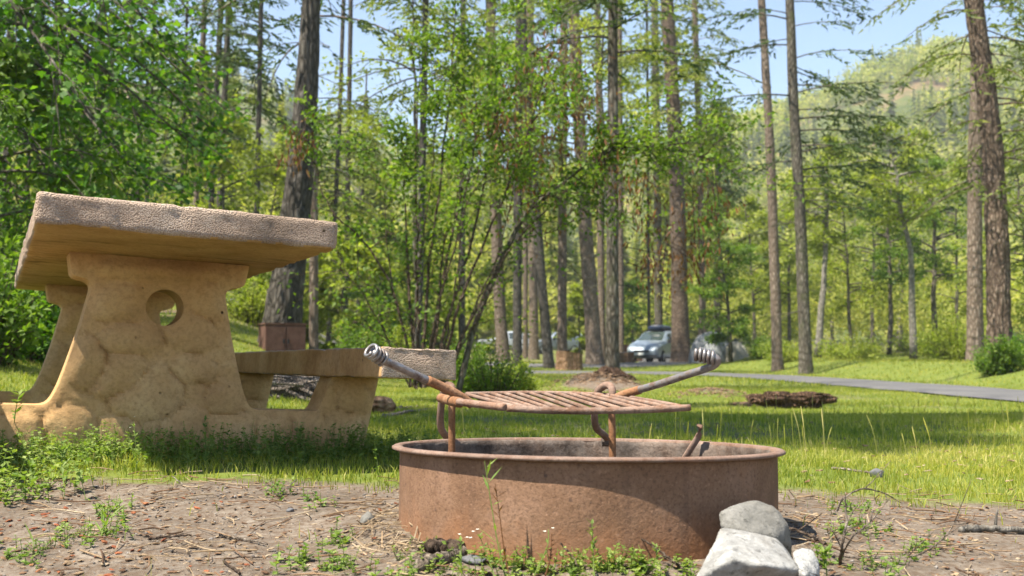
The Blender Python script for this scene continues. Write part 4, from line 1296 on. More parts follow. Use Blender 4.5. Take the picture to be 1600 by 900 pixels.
col = n.ramp(w_, [(.38, (.10, .06, .042)), (.5, (.23, .205, .19)), (.7, (.36, .35, .345))])
n.done(col, n.ramp(w_, [(.35, (.7,) * 3), (.6, (.33,) * 3)]), n.bump(n.noise(co, 140, 3), .3, .001), .5, n.ramp(w_, [(.36, (0,) * 3), (.55, (.75,) * 3)]))
M['steel'] = n.m
n = NT('ash')
n.done(n.ramp(n.noise(n.coord(), 14, 5), [(.35, (.05, .045, .04)), (.65, (.25, .235, .22))]), .95, n.bump(n.noise(n.coord(), 40, 4), .8, .01), .1)
M['ash'] = n.m

RC = np.array([.155, 2.22, .181])
ring = thing('fire_ring', 'rusty steel campfire ring with a swing-over cooking grate', 'fire pit', RC)
TILT, ROLL = math.radians(-1.9), math.radians(.57)
ring.rotation_euler = (TILT, ROLL, 0)
RM = Matrix.Translation(Vector(RC)) @ ring.rotation_euler.to_matrix().to_4x4()
RMI = RM.inverted()
def rl(px, py, Y):
    """pixel at depth Y, in the fire ring's own axes"""
    return np.array(RMI @ Vector(at(px, py, Y)))

def lathe(prof, n=128, rough=0, seed=0):
    prof = np.array(prof)
    th = np.linspace(0, 2 * np.pi, n, endpoint=False)
    k = len(prof)
    v = np.stack([prof[:, None, 0] * np.cos(th), prof[:, None, 0] * np.sin(th), prof[:, None, 1] + 0 * th], -1)
    if rough:
        q = v * 26
        d = (fbm(q, seed, 3) - .5) * 2 * rough
        d = d + (fbm(v * 6, seed + 8, 2) - .5) * .004
        v[..., 0] += d * np.cos(th); v[..., 1] += d * np.sin(th)
    v = v.reshape(-1, 3)
    i, j = np.meshgrid(np.arange(k - 1), np.arange(n), indexing='ij')
    return v, np.stack([i * n + j, i * n + (j + 1) % n, (i + 1) * n + (j + 1) % n, (i + 1) * n + j], -1).reshape(-1, 4)
RB = .3865
zs = np.linspace(-.27, -.004, 26)
v, f = lathe([(RB, z) for z in zs] + [(RB - .004, -.002)], 180, .0008, 3)
wall = MB().add(v, f)
v, f = lathe([(RB - .004, -.002)] + [(RB - .007, z) for z in zs[::-1]], 180, .0035, 5)
wall.add(v, f, mi=1)
wall.build('ring_wall', [M['rust'], M['rust_in']], ring, True)
v, f = lathe([(RB - .006, -.005), (RB - .005, .0015), (RB + .002, .0035), (RB + .012, .003), (RB + .0165, .0005), (RB + .0165, -.0035), (RB + .012, -.0055), (RB + .001, -.005)], 180)
MB().add(v, f).build('lip', M['rust_lip'], ring, True)
# bolt heads in the wall
def bolt(px, py):
    mb = MB()
    a = math.asin((px - 915) / 287)
    Y = RC[1] - RB * math.cos(a)
    p = rl(px, py, Y - .001)
    o = unit(np.array([p[0], p[1], 0]))
    v, f = tube([p - o * .004, p + o * .003, p + o * .0045], [.007, .007, .004], 8)
    mb.add(v, f)
    return mb.build('bolt', M['rust_orange'], ring)
for px, py in ((1018, 758), (1074, 758)): bolt(px, py)
g = np.random.default_rng(5)
th = np.linspace(0, 2 * np.pi, 60, endpoint=False)
av = [np.array([[0, 0, -.17]])]
for r in (.1, .2, .3, .378): av.append(np.stack([np.cos(th) * r, np.sin(th) * r, -.17 + (g.random(60) - .5) * .02], -1))
av = np.concatenate(av)
af4 = np.concatenate([np.stack([1 + q * 60 + np.arange(60), 1 + (q + 1) * 60 + np.arange(60), 1 + (q + 1) * 60 + (np.arange(60) + 1) % 60, 1 + q * 60 + (np.arange(60) + 1) % 60], -1) for q in range(3)])
af3 = np.stack([np.zeros(60, int), 1 + np.arange(60), 1 + (np.arange(60) + 1) % 60], -1)
MB().add(av, [af4, af3]).build('ash_bed', M['ash'], ring, True)

def rod(name, pts, r, mat, parent=ring, n=12, sm_=True, k=24):
    P = smooth_path(pts, k) if sm_ and len(pts) > 2 else np.array(pts)
    v, f = tube(P, r, n)
    o = MB().add(v, f).build(name, M[mat], parent, True)
    return o

# two bent pivot posts
rod('post', [rl(706, 760, 2.37), rl(706, 690, 2.37), rl(706, 640, 2.37), rl(706, 612, 2.375)], .0078, 'rust_orange')
rod('pivot_hook', [rl(706, 640, 2.385), rl(707, 612, 2.385), rl(704, 603, 2.40), rl(697, 604, 2.42), rl(691, 622, 2.44), rl(688, 650, 2.455), rl(689, 668, 2.47), rl(694, 678, 2.49), rl(700, 685, 2.52)], .0085, 'rust_lip', k=48)
rod('post', [rl(957, 765, 2.37), rl(957, 700, 2.37), rl(956, 650, 2.37), rl(955, 622, 2.375)], .0080, 'rust_orange')
rod('pivot_hook', [rl(956, 640, 2.385), rl(957, 612, 2.385), rl(953, 603, 2.40), rl(944, 603, 2.42), rl(934, 612, 2.435), rl(930, 630, 2.45), rl(929, 655, 2.46), rl(933, 670, 2.48), rl(942, 678, 2.50), rl(948, 684, 2.53)], .0085, 'rust_lip', k=48)
for px in (700, 948):
    p = rl(px, 690, 2.545)
    v, f = tube([p - np.array([.012, 0, .0]), p + np.array([.012, 0, 0])], .012, 10)
    MB().add(v, f).build('hook_lug', M['rust_in'], ring)

grate = obj_from_bm('grate', bmesh.new(), [M['rust_grate']], ring)
mbg = MB()
def gadd(pts, r, n=10, k=16):
    P = smooth_path(pts, k) if len(pts) > 2 else np.linspace(pts[0], pts[1], 8)
    v, f = tube(P, r, n, True, .12, int(abs(P[0][0]) * 1000))
    mbg.add(v, f)
front = [rl(792, 638, 2.02), rl(850, 641, 2.005), rl(920, 642, 2.0), rl(1000, 640.5, 2.01), rl(1078, 637, 2.03)]
gadd(front, .0066, 12, 32)
FP = smooth_path(front, 60)
back0, back1 = rl(728, 616, 2.40), rl(968, 618, 2.42)
gadd([back0, rl(850, 614, 2.44), back1], .0055)
for i in range(13):
    t = i / 12
    a_ = back0 + (back1 - back0) * t
    a_[2] += .004 * math.sin(t * 3.1)
    b_ = FP[min(len(FP) - 1, int((.06 + .90 * t) * (len(FP) - 1)))]
    gadd([a_, (a_ + b_) / 2 + np.array([0, 0, .002]), b_ + np.array([0, 0, .0035])], .0044, 8, 12)
grate_me = mbg.mesh('grate', M['rust_grate'], True)
grate.data = grate_me
rod('grate_bar', [rl(716, 628, 2.06), rl(750, 632, 2.02), rl(789, 636.5, 1.985)], .0072, 'rust_grate', grate)
rod('grate_bar', [rl(689, 622, 2.36), rl(703, 626, 2.24), rl(718, 629, 2.07)], .0105, 'rust_orange', grate)

def coil(c0, c1, R_, r, turns, parent):
    ax = unit(c1 - c0)
    u = unit(np.cross(ax, [0, .2, 1]))
    w = np.cross(ax, u)
    t = np.linspace(0, 1, int(turns * 18) + 1)
    a = t * turns * 2 * np.pi
    P = c0 + (c1 - c0) * t[:, None] + u * (np.cos(a) * R_)[:, None] + w * (np.sin(a) * R_)[:, None]
    v, f = tube(P, r, 8)
    MB().add(v, f).build('coil_grip', M['steel'], parent, True)
# left handle: a rod ending in a coil, flattened where it meets the bar
P = smooth_path([rl(724, 622, 2.22), rl(700, 609, 2.20), rl(660, 591, 2.16), rl(622, 573, 2.12), rl(604, 565, 2.10), rl(592, 557, 2.09), rl(582, 550, 2.08)], 48)
v, f = tube(P, .0086, 12)
hl = MB().add(v, f).build('handle', M['steel'], ring, True)
coil(rl(600, 562, 2.095), rl(577, 546, 2.07), .0135, .0034, 4.4, hl)
P = smooth_path([rl(737, 632, 2.215), rl(715, 617, 2.20), rl(690, 604, 2.185), rl(668, 594, 2.165)], 20)
v, f = tube(P, .0098, 10)
MB().add(v, f).build('handle_root', M['rust_orange'], hl, True)
P = smooth_path([rl(958, 624, 2.38), rl(985, 613, 2.34), rl(1030, 600, 2.28), rl(1075, 585, 2.22), rl(1100, 577, 2.19), rl(1115, 571, 2.17), rl(1121, 564, 2.16), rl(1116, 558.5, 2.16), rl(1104, 555, 2.165), rl(1089, 552, 2.17)], 60)
v, f = tube(P, .0082, 12)
hr = MB().add(v, f).build('handle', M['steel'], ring, True)
coil(rl(1117, 559.5, 2.16), rl(1087, 552.5, 2.17), .0122, .0037, 4.6, hr)
P = smooth_path([rl(950, 628, 2.385), rl(975, 616.5, 2.35), rl(1000, 609, 2.32)], 12)
v, f = tube(P, .0094, 10)
MB().add(v, f).build('handle_root', M['rust_orange'], hr, True)
# twisted strap leaning inside the ring
mbs = MB()
P = smooth_path([rl(1066, 722, 2.46), rl(1080, 700, 2.46), rl(1090, 684, 2.46), rl(1092, 676, 2.455), rl(1093, 668, 2.45), rl(1094, 663, 2.45)], 40)
tn = unit(np.gradient(P, axis=0))
k = len(P)
ang = np.interp(np.arange(k), [0, k * .55, k * .75, k], [.5, .5, 1.9, 2.2])
s1 = unit(np.cross(tn, [0, 1, 0])); s2 = np.cross(tn, s1)
wd = (s1 * np.cos(ang)[:, None] + s2 * np.sin(ang)[:, None]) * np.interp(np.arange(k), [0, k * .5, k * .62, k * .8, k - 1], [.008, .008, .005, .0105, .008])[:, None]
nn = np.cross(tn, unit(wd)) * .0018
v = np.stack([P - wd - nn, P + wd - nn, P + wd + nn, P - wd + nn], 1).reshape(-1, 3)
i, j = np.meshgrid(np.arange(k - 1), np.arange(4), indexing='ij')
mbs.add(v, [np.stack([i * 4 + j, i * 4 + (j + 1) % 4, (i + 1) * 4 + (j + 1) % 4, (i + 1) * 4 + j], -1).reshape(-1, 4), np.array([[0, 1, 2, 3], [(k - 1) * 4 + 3, (k - 1) * 4 + 2, (k - 1) * 4 + 1, (k - 1) * 4]])])
mbs.build('strap', M['rust_lip'], ring, True)

# ------------------------------------------------------------------ parked cars
def paint(name, c, rough=.35, metal=.3):
    n = NT(name)
    d = n.noise(n.coord(), 3, 4)
    col = n.mix(n.ramp(d, [(.4, (0, 0, 0)), (.7, (.35, .35, .35))]), c, tuple(.75 * q for q in c))
    n.done(col, rough, None, .5, metal)
    n.b.inputs['Coat Weight'].default_value = .4
    return n.m
def plain(name, c, rough=.6, metal=0.0, spec=.3):
    n = NT(name)
    v = n.ramp(n.noise(n.coord(), 6, 4), [(.3, tuple(.8 * q for q in c)), (.7, tuple(min(1, 1.15 * q) for q in c))])
    return n.done(v, rough, None, spec, metal)
M['paint_silver'] = paint('silver blue car paint', (.23, .275, .32))
M['paint_grey'] = paint('blue grey car paint', (.20, .235, .29))
M['paint_light'] = paint('light silver car paint', (.55, .58, .62))
M['tyre'] = plain('tyre rubber', (.02, .02, .02), .9)
M['rim'] = plain('alloy rim', (.45, .46, .48), .35, .7)
M['trim'] = plain('black plastic trim', (.025, .025, .028), .6)
M['lamp'] = plain('clear headlight', (.75, .76, .74), .15, 0, .6)
M['plate'] = plain('white licence plate', (.78, .78, .74), .5)
M['box_dark'] = plain('dark navy roof box', (.02, .03, .06), .4)
n = NT('tinted car glass')
n.done((.04, .055, .05), .06, None, .8)
M['glass'] = n.m

def car(name, label, cat, loc, heading, st, paintm, wheels, wr, wy, windows, windscreen, lights, plate, extra=None):
    """st: stations from nose to tail (x, z bottom, z belt, z top, half width, half width at top)"""
    root = thing(name, label, cat, loc, None, heading)
    st = np.array(st, float)
    xs = np.concatenate([np.linspace(a, b, 4, endpoint=False) for a, b in zip(st[:-1, 0], st[1:, 0])] + [[st[-1, 0]]])
    S = np.stack([np.interp(-xs, -st[:, 0], st[:, q]) for q in range(6)], -1)
    k = len(S)
    rings = []
    for x, zb, zm, zt, w, wt in S:
        h = [(.55 * w, zb), (.93 * w, zb + .02), (w, zb + .12), (w * 1.0, (zb + zm) / 2), (w * .985, zm - .03), (w * .94 + wt * .06, zm + .02 * (zt > zm)), (wt * 1.0 + .04 * (w - wt), zt - .05 * (zt - zm > .2)), (wt * .9, zt), (wt * .45, zt + .015)]
        rings.append([(x, y, z) for y, z in h] + [(x, -y, z) for y, z in h[::-1]])
    m = len(rings[0])
    v = np.array(rings).reshape(-1, 3)
    i, j = np.meshgrid(np.arange(k - 1), np.arange(m), indexing='ij')
    f4 = np.stack([i * m + j, (i + 1) * m + j, (i + 1) * m + (j + 1) % m, i * m + (j + 1) % m], -1).reshape(-1, 4)
    caps = np.array([list(range(m)), list(range((k - 1) * m, k * m))[::-1]])
    MB().add(v, [f4, caps]).build('body', M[paintm], root, True)
    def side_pt(x, t, off=.006):
        """a point on the flank glass: t from belt (0) to roof (1)"""
        zb, zm, zt, w, wt = [np.interp(-x, -st[:, 0], st[:, q]) for q in range(1, 6)]
        return np.array([x, (w * .94 + wt * .06) * (1 - t) + (wt + .04 * (w - wt)) * t + off, zm + .02 + (zt - .05 - zm - .02) * t])
    for wpoly in windows:
        for sgn in (1, -1):
            P = np.array([side_pt(x, t) for x, t in wpoly]) * np.array([1, sgn, 1])
            q = np.arange(len(P))[None]
            MB().add(P, q if sgn > 0 else q[:, ::-1]).build('side_window', M['glass'], root)
    for nm, (xa, xb) in windscreen.items():
        P = []
        for x, e in ((xa, 0), (xb, 0)):
            zt, wt = np.interp(-x, -st[:, 0], st[:, 3]), np.interp(-x, -st[:, 0], st[:, 5])
            P += [(x, -wt * .88, zt + .024), (x, wt * .88, zt + .024)]
        P = np.array([P[0], P[1], P[3], P[2]])
        mid = np.array([(P[0] + P[1]) / 2, (P[3] + P[2]) / 2]) + np.array([0, 0, .008])
        V = np.array([P[0], mid[0], P[1], P[2], mid[1], P[3]])
        MB().add(V, np.array([[0, 1, 4, 5], [1, 2, 3, 4]])).build(nm, M['glass'], root)
    for x in wheels:
        for sgn in (1, -1):
            wl = bpy.data.objects.new('wheel', None); C.objects.link(wl); wl.parent = root
            wl.location = (x, sgn * wy, wr)
            th = np.linspace(0, 2 * np.pi, 28, endpoint=False)
            prof = [(wr * .62, -.09), (wr * .92, -.10), (wr, -.07), (wr, .07), (wr * .92, .10), (wr * .62, .09)]
            vv = np.array([[(r * math.cos(a), y, r * math.sin(a)) for a in th] for r, y in prof]).reshape(-1, 3)
            ii_, jj_ = np.meshgrid(np.arange(5), np.arange(28), indexing='ij')
            ff = np.stack([ii_ * 28 + jj_, (ii_ + 1) * 28 + jj_, (ii_ + 1) * 28 + (jj_ + 1) % 28, ii_ * 28 + (jj_ + 1) % 28], -1).reshape(-1, 4)
            MB().add(vv, ff).build('tyre', M['tyre'], wl, True)
            mr = MB()
            for q in range(5):
                a = q * 2 * np.pi / 5
                d = np.array([math.cos(a), 0, math.sin(a)])
                vv, ff = tube([d * .04 + np.array([0, sgn * .075, 0]), d * wr * .6 + np.array([0, sgn * .085, 0])], [.05, .035], 6)
                mr.add(vv, ff)
            vv, ff = tube([np.array([0, -.06, 0]), np.array([0, .06, 0])], wr * .63, 24)
            mr.add(vv, ff)
            mr.build('rim', M['rim'], wl)
            vv, ff = tube([np.array([x, sgn * (wy - .13), wr + .02]), np.array([x, sgn * (wy + .085), wr + .02])], wr * 1.17, 24)
            MB().add(vv, ff).build('wheel_arch', M['trim'], root)
    x0 = st[0, 0]
    for (y, z, dy, dz) in lights:
        for sgn in (1, -1):
            xx = np.interp(z, [st[0, 2], st[1, 2], st[2, 3]], [st[0, 0], st[1, 0], st[2, 0]])
            mb = MB(); box(mb, (xx - .12, sgn * y - dy, z - dz), (xx + .012, sgn * y + dy, z + dz)); mb.build('headlight', M['lamp'], root)
    mb = MB(); box(mb, (x0 - .10, -.42, st[0, 2] - .04), (x0 + .02, .42, st[0, 2] + .06)); mb.build('grille', M['trim'], root)
    mb = MB(); box(mb, (x0 - .3, -st[1, 4] * .92, .32), (x0 + .05, st[1, 4] * .92, .40)); mb.build('bumper', M['trim'], root)
    mb = MB(); box(mb, (x0 + .05, -.16, plate), (x0 + .062, .16, plate + .12)); mb.build('licence_plate', M['plate'], root)
    for sgn in (1, -1):
        p = side_pt(windscreen['windscreen'][0] - .35, .12, 0) * np.array([1, sgn, 1])
        mb = MB(); box(mb, (p[0] - .06, min(p[1], p[1] + sgn * .2), p[2]), (p[0] + .06, max(p[1], p[1] + sgn * .2), p[2] + .15)); mb.build('mirror', M['trim'], root)
    if extra: extra(root)
    return root

van_st = [(2.32, .34, .60, .66, .70, .62), (2.16, .24, .74, .84, .86, .76), (1.75, .22, .86, 1.00, .92, .82), (1.15, .22, .96, 1.12, .94, .80), (.98, .22, .98, 1.17, .95, .78), (.10, .22, 1.02, 1.66, .95, .66), (-.6, .22, 1.02, 1.73, .95, .66), (-1.8, .22, 1.02, 1.69, .94, .65), (-2.15, .26, 1.02, 1.56, .92, .64), (-2.36, .34, .98, 1.08, .86, .70)]
def roofbox(root):
    mb = MB()
    v, f = tube(smooth_path([(.2, 0, 1.86), (0, 0, 1.88), (-.8, 0, 1.89), (-1.45, 0, 1.88), (-1.55, 0, 1.86)], 24), np.interp(np.linspace(0, 1, 25), [0, .08, .85, 1], [.05, .17, .19, .1]), 14)
    v[:, 1] *= 2.3
    mb.add(v, f)
    o = mb.build('roof_box', M['box_dark'], root, True)
    mb = MB()
    for x in (-.2, -1.2): box(mb, (x - .03, -.6, 1.72), (x + .03, .6, 1.77))
    mb.build('roof_rack', M['trim'], root)
bxv = gp(1024, 57.5)
car('minivan', 'silver-blue minivan with a dark roof box parked against the broad furrowed trunk', 'minivan', (bxv[0], bxv[1], bxv[2] - .02), math.atan2(-.90, -.44), van_st, 'paint_silver', (1.42, -1.40), .33, .84,
    [[(.72, .06), (-.35, .06), (-.35, .94), (.22, .94)], [(-.42, .06), (-1.35, .06), (-1.35, .94), (-.42, .94)], [(-1.42, .06), (-2.1, .1), (-2.0, .9), (-1.42, .94)]],
    {'windscreen': (.95, .13)}, [(.64, .70, .17, .075)], .42, roofbox)
suv_st = [(2.35, .42, .78, .86, .72, .64), (2.22, .34, .88, .98, .88, .78), (1.8, .32, .98, 1.08, .92, .82), (1.05, .32, 1.04, 1.14, .93, .80), (.9, .32, 1.05, 1.18, .93, .78), (.25, .32, 1.06, 1.72, .93, .68), (-.5, .32, 1.06, 1.78, .93, .68), (-1.8, .32, 1.06, 1.75, .92, .67), (-2.15, .36, 1.06, 1.68, .91, .66), (-2.32, .44, 1.0, 1.12, .86, .74)]
bx = gp(866, 86)
car('suv', 'grey-blue SUV parked sideways among the trunks in the distance', 'suv', (bx[0], bx[1], bx[2]), math.atan2(-.40, -.92), suv_st, 'paint_grey', (1.45, -1.35), .37, .83,
    [[(.65, .08), (-.25, .08), (-.25, .92), (.28, .92)], [(-.33, .08), (-1.2, .08), (-1.2, .92), (-.33, .92)], [(-1.3, .08), (-2.1, .1), (-2.05, .9), (-1.3, .92)]],
    {'windscreen': (.88, .28)}, [(.66, .84, .16, .09)], .55)
bx = gp(786, 90)
car('suv', 'pale silver car half hidden behind the sunlit trunk left of the grey-blue SUV', 'car', (bx[0], bx[1], bx[2]), math.atan2(-.25, -.95), suv_st, 'paint_light', (1.45, -1.35), .37, .83,
    [[(.65, .08), (-.25, .08), (-.25, .92), (.28, .92)], [(-.33, .08), (-1.2, .08), (-1.2, .92), (-.33, .92)], [(-1.3, .08), (-2.1, .1), (-2.05, .9), (-1.3, .92)]],
    {'windscreen': (.88, .28)}, [(.66, .84, .16, .09)], .55)

# ------------------------------------------------------------------ tent, lockers, stumps, post
def fabric(name, a, b):
    n = NT(name)
    c = n.ramp(n.noise(n.coord(), 3, 3), [(.35, a), (.65, b)])
    return n.done(c, .75, n.bump(n.noise(n.coord(), 5, 3), .5, .03), .3)
M['tent_grey'] = fabric('grey tent nylon', (.17, .18, .20), (.27, .28, .30))
M['tent_beige'] = fabric('beige tent nylon', (.26, .235, .19), (.34, .315, .265))
M['tent_mesh'] = fabric('dark tent mesh', (.05, .05, .06), (.09, .09, .10))
B = gp(1118, 49, .01)
tent = thing('tent', 'pale grey dome tent pitched under the leafy young tree', 'tent', B, None, math.radians(-12))
def dome(mb, cx, cy, rx, ry, h, n=28, k=12):
    th = np.linspace(0, 2 * np.pi, n, endpoint=False)
    ph = np.linspace(0, np.pi / 2, k)
    sq = 1 + .10 * np.cos(4 * th)
    v = np.array([[(cx + rx * np.cos(p) ** .8 * math.cos(a) * s, cy + ry * np.cos(p) ** .8 * math.sin(a) * s, h * math.sin(p) * (1 + .02 * math.sin(5 * a))) for a, s in zip(th, sq)] for p in ph]).reshape(-1, 3)
    i, j = np.meshgrid(np.arange(k - 1), np.arange(n), indexing='ij')
    mb.add(v, np.stack([i * n + j, i * n + (j + 1) % n, (i + 1) * n + (j + 1) % n, (i + 1) * n + j], -1).reshape(-1, 4))
mb = MB(); dome(mb, -.15, 0, 1.0, 1.1, 1.42); mb.build('tent_body', M['tent_grey'], tent)
mb = MB(); dome(mb, .85, -.25, .62, .8, .95); mb.build('vestibule', M['tent_beige'], tent)
mb = MB()
mb.add([(.72, -1.063, .22), (1.0, -1.063, .22), (.86, -.975, .60)], np.array([[0, 1, 2]])); mb.build('mesh_window', M['tent_mesh'], tent)
for sgn in (1, -1):
    t = np.linspace(0, np.pi, 24)
    v, f = tube(np.stack([-.15 + .98 * np.cos(t), sgn * 1.04 * np.cos(t), 1.45 * np.sin(t) ** .9], -1), .012, 6)
    MB().add(v, f).build('tent_pole', M['trim'], tent)

def locker(name, label, cat, B, rotz, w, d, h, matn):
    root = thing(name, label, cat, B, None, rotz)
    mb = MB(); box(mb, (-w / 2, 0, -.05), (w / 2, d, h)); mb.build('case', M[matn], root)
    mb = MB(); box(mb, (-w / 2 - .012, -.014, h), (w / 2 + .012, d + .012, h + .02)); mb.build('lid', M[matn], root)
    for s in (-1, 1):
        mb = MB(); box(mb, (s * w * .25 - w * .232, -.012, .05), (s * w * .25 + w * .232, -.002, h - .03))
        dr = mb.build('door', M[matn], root)
        mb = MB(); box(mb, (s * .03 - .012, -.024, h * .5 - .03), (s * .03 + .012, -.012, h * .5 + .03)); mb.build('latch', M['trim'], dr)
    return root
M['rust_box'] = rust('reddish brown painted steel', [(.085, .043, .033), (.125, .063, .048), (.17, .095, .072)], .2)
B = gp(447, 14.6)
zt = at(447, 507, 14.6)[2]
locker('bear_locker', 'rusty brown steel box at the foot of the thick grey trunk, behind the bench', 'locker', (B[0], B[1], B[2]), math.radians(26), .56, .42, zt - B[2], 'rust_box')
B = gp(984, 62)
locker('bear_locker', 'long red-brown steel locker left of the silver minivan', 'locker', (B[0], B[1], B[2]), math.radians(6), 1.5, .7, .95, 'rust_box')
B = gp(776, 80)
locker('bear_locker', 'low dark steel locker in front of the pale half-hidden car', 'locker', (B[0], B[1], B[2]), math.radians(4), 1.3, .6, .75, 'trim')

def stump(label, px, d, w, h, seed, tilt):
    B = gp(px, d, -.06)
    root = thing('tree_stump', label, 'stump', B)
    th = np.linspace(0, 2 * np.pi, 48, endpoint=False)
    zs_ = np.linspace(0, h, 14)
    q = np.stack([np.cos(th) * 2.6, np.sin(th) * 2.6, th * 0], -1)
    prof = 1 + .28 * (fbm(q, seed, 3) - .5) * 2
    v = np.array([[(w / 2 * p * (1 + .12 * math.exp(-z / .12)) * math.cos(a), w / 2 * p * (1 + .12 * math.exp(-z / .12)) * math.sin(a), z * (1 + tilt * math.cos(a + 2.5)) ) for a, p in zip(th, prof)] for z in zs_])
    v = v + (fbm(v * 5, seed, 3)[..., None] - .5) * .05 * np.array([1, 1, 0])
    v = v.reshape(-1, 3)
    i, j = np.meshgrid(np.arange(13), np.arange(48), indexing='ij')
    MB().add(v, np.stack([i * 48 + j, i * 48 + (j + 1) % 48, (i + 1) * 48 + (j + 1) % 48, (i + 1) * 48 + j], -1).reshape(-1, 4)).build('bark_side', M['cut'], root)
    top = np.concatenate([v[-48:], v[-48:].mean(0)[None] + np.array([[0, 0, .01]])])
    MB().add(top, np.stack([np.arange(48), (np.arange(48) + 1) % 48, np.full(48, 48)], -1)).build('cut_face', M['deadwood'], root)
stump('split brown stump beside the far lane, in front of a sunlit trunk', 888, 42, .95, .76, 3, .08)
stump('smaller reddish stump left of the silver minivan', 979, 51, .75, .58, 5, -.05)

B = gp(817, 24)
post = thing('site_post', 'short blue-grey numberless site post beside the green bush', 'post', B)
M['post'] = plain('blue grey painted post', (.16, .19, .22), .7)
mb = MB(); box(mb, (-.075, -.075, -.1), (.075, .075, .27)); mb.build('shaft', M['post'], post)
mb = MB(); box(mb, (-.09, -.09, .27), (.09, .09, .305)); mb.build('cap', M['rotten'], post)

# ------------------------------------------------------------------ roots, rotten log, brush pile
for o in list(C.objects):
    if o.get('label', '').startswith('dark mossy trunk growing out'): mound_tree = o
g = np.random.default_rng(31)
mb = MB()
for q in range(13):
    az = g.uniform(-2.9, .3) if q < 10 else g.random() * 6.28
    L = g.uniform(.2, .42)
    t = np.linspace(0, 1, 8)
    P = np.stack([np.cos(az + .5 * t) * (.08 + L * t), np.sin(az + .5 * t) * (.08 + L * t), .07 * (1 - t) ** 1.5 + .02 * np.sin(t * 9 + q)], -1)
    P[:, 2] += H(P[:, 0] + mound_tree.location.x, P[:, 1] + mound_tree.location.y) - mound_tree.location.z
    v, f = tube(P, np.linspace(.055, .012, 8) * g.uniform(.6, 1.2), 8, rough=.25, seed=q)
    mb.add(v, f)
mb.build('roots', M['rotten'], mound_tree, True)

def flakes(name, pos, size, mat, g, flat=.5, thick=0.35, label=None):
    """small irregular lumps lying on the ground"""
    m = len(pos)
    ico = bmesh.new(); bmesh.ops.create_icosphere(ico, subdivisions=1, radius=1)
    V0 = np.array([v.co[:] for v in ico.verts]); F0 = np.array([[v.index for v in f.verts] for f in ico.faces]); ico.free()
    s = np.asarray(size)[:, None, None] * np.stack([g.uniform(.6, 1.3, m), g.uniform(.35, .8, m), thick * g.uniform(.4, 1., m)], -1)[:, None]
    v = V0[None] * s * (1 + .35 * (g.random((m, len(V0), 1)) - .5))
    a = g.random(m) * 6.28
    ca, sa = np.cos(a)[:, None], np.sin(a)[:, None]
    x = v[..., 0] * ca - v[..., 1] * sa; y = v[..., 0] * sa + v[..., 1] * ca
    z = v[..., 2] + x * g.normal(0, flat * .3, (m, 1))
    vv = np.stack([x, y, z], -1) + pos[:, None]
    F = (F0[None] + (np.arange(m) * len(V0))[:, None, None]).reshape(-1, 3)
    o = MB().add(vv.reshape(-1, 3), F, np.repeat(np.clip(g.normal(.5, .25, m), 0, 1), len(F0))).build(name, mat)
    return tag(o, kind='stuff')

def tinted(name, cols, rough=.9):
    n = NT(name)
    c = n.ramp(n.attr('tint'), [(i / (len(cols) - 1), q) for i, q in enumerate(cols)])
    k = n.ramp(n.noise(n.coord(), 70, 4), [(.3, (.6, .6, .6)), (.7, (1.15, 1.15, 1.15))])
    return n.done(n.mix(1.0, c, k, 'MULTIPLY'), rough, n.bump(n.noise(n.coord(), 90, 3), .5, .002), .2)
M['chips'] = tinted('bark chips', [(.08, .045, .025), (.19, .12, .072), (.29, .20, .13)])
M['pebble'] = tinted('pebbles', [(.07, .062, .058), (.155, .135, .118), (.28, .255, .23)])
M['litter'] = tinted('leaf litter', [(.07, .04, .024), (.17, .095, .052), (.26, .185, .11), (.33, .26, .175)])
M['litter_red'] = tinted('red fallen scales', [(.15, .045, .024), (.26, .085, .038), (.30, .15, .065)])
m = 900
x = 1.45 + g.normal(0, .42, m); y = 17.5 + g.normal(0, .55, m)
flakes('wood_chips', np.stack([x, y, H(x, y) + .006], -1), g.uniform(.012, .05, m), M['chips'], g)
m = 320
x = 2.9 + g.normal(0, .28, m); y = 15.3 + g.normal(0, .45, m)
flakes('wood_chips', np.stack([x, y, H(x, y) + .006], -1), g.uniform(.012, .045, m), M['chips'], g)

def chunk(mb, c, size, rot, seed, g):
    bm = bmesh.new(); bmesh.ops.create_icosphere(bm, subdivisions=3, radius=1)
    V = np.array([v.co[:] for v in bm.verts]); F = np.array([[v.index for v in f.verts] for f in bm.faces]); bm.free()
    d = 1 + .55 * (fbm(V * np.array([1.2, 3.5, 3.5]) + seed, seed, 4) - .5) * 2
    V = V * d[:, None] * np.array(size)
    ca, sa = math.cos(rot), math.sin(rot)
    V = np.stack([V[:, 0] * ca - V[:, 1] * sa, V[:, 0] * sa + V[:, 1] * ca, V[:, 2]], -1)
    mb.add(V + np.array(c), F)
B = gp(1236, 11.6)
lg = thing('rotten_log', 'crumbling dark brown rotten log lying on the lawn', 'log', B)
mb = MB()
for q in range(16):
    x = g.uniform(-.36, .38)
    chunk(mb, (x, g.normal(0, .06), .075 + .09 * g.random() * (1 - abs(x) * 1.5)), (g.uniform(.08, .2), g.uniform(.03, .06), g.uniform(.03, .06)), g.normal(0, .3), q * 3.1, g)
chunk(mb, (0, .03, .06), (.38, .09, .09), .05, 77, g)
for q in range(8):
    x = g.uniform(-.4, .42)
    v, f = tube(np.array([[x, g.normal(0, .05), .06], [x + g.normal(0, .12), g.normal(0, .08), .12 + .05 * g.random()]]), [.012, .004], 5)
    mb.add(v, f)
mb.build('wood', M['rotten'], lg)
B = gp(1190, 12.2)
tag_b = thing('buried_log', 'low sandy ridge of rotted wood left of the dark rotten log', 'log', B)
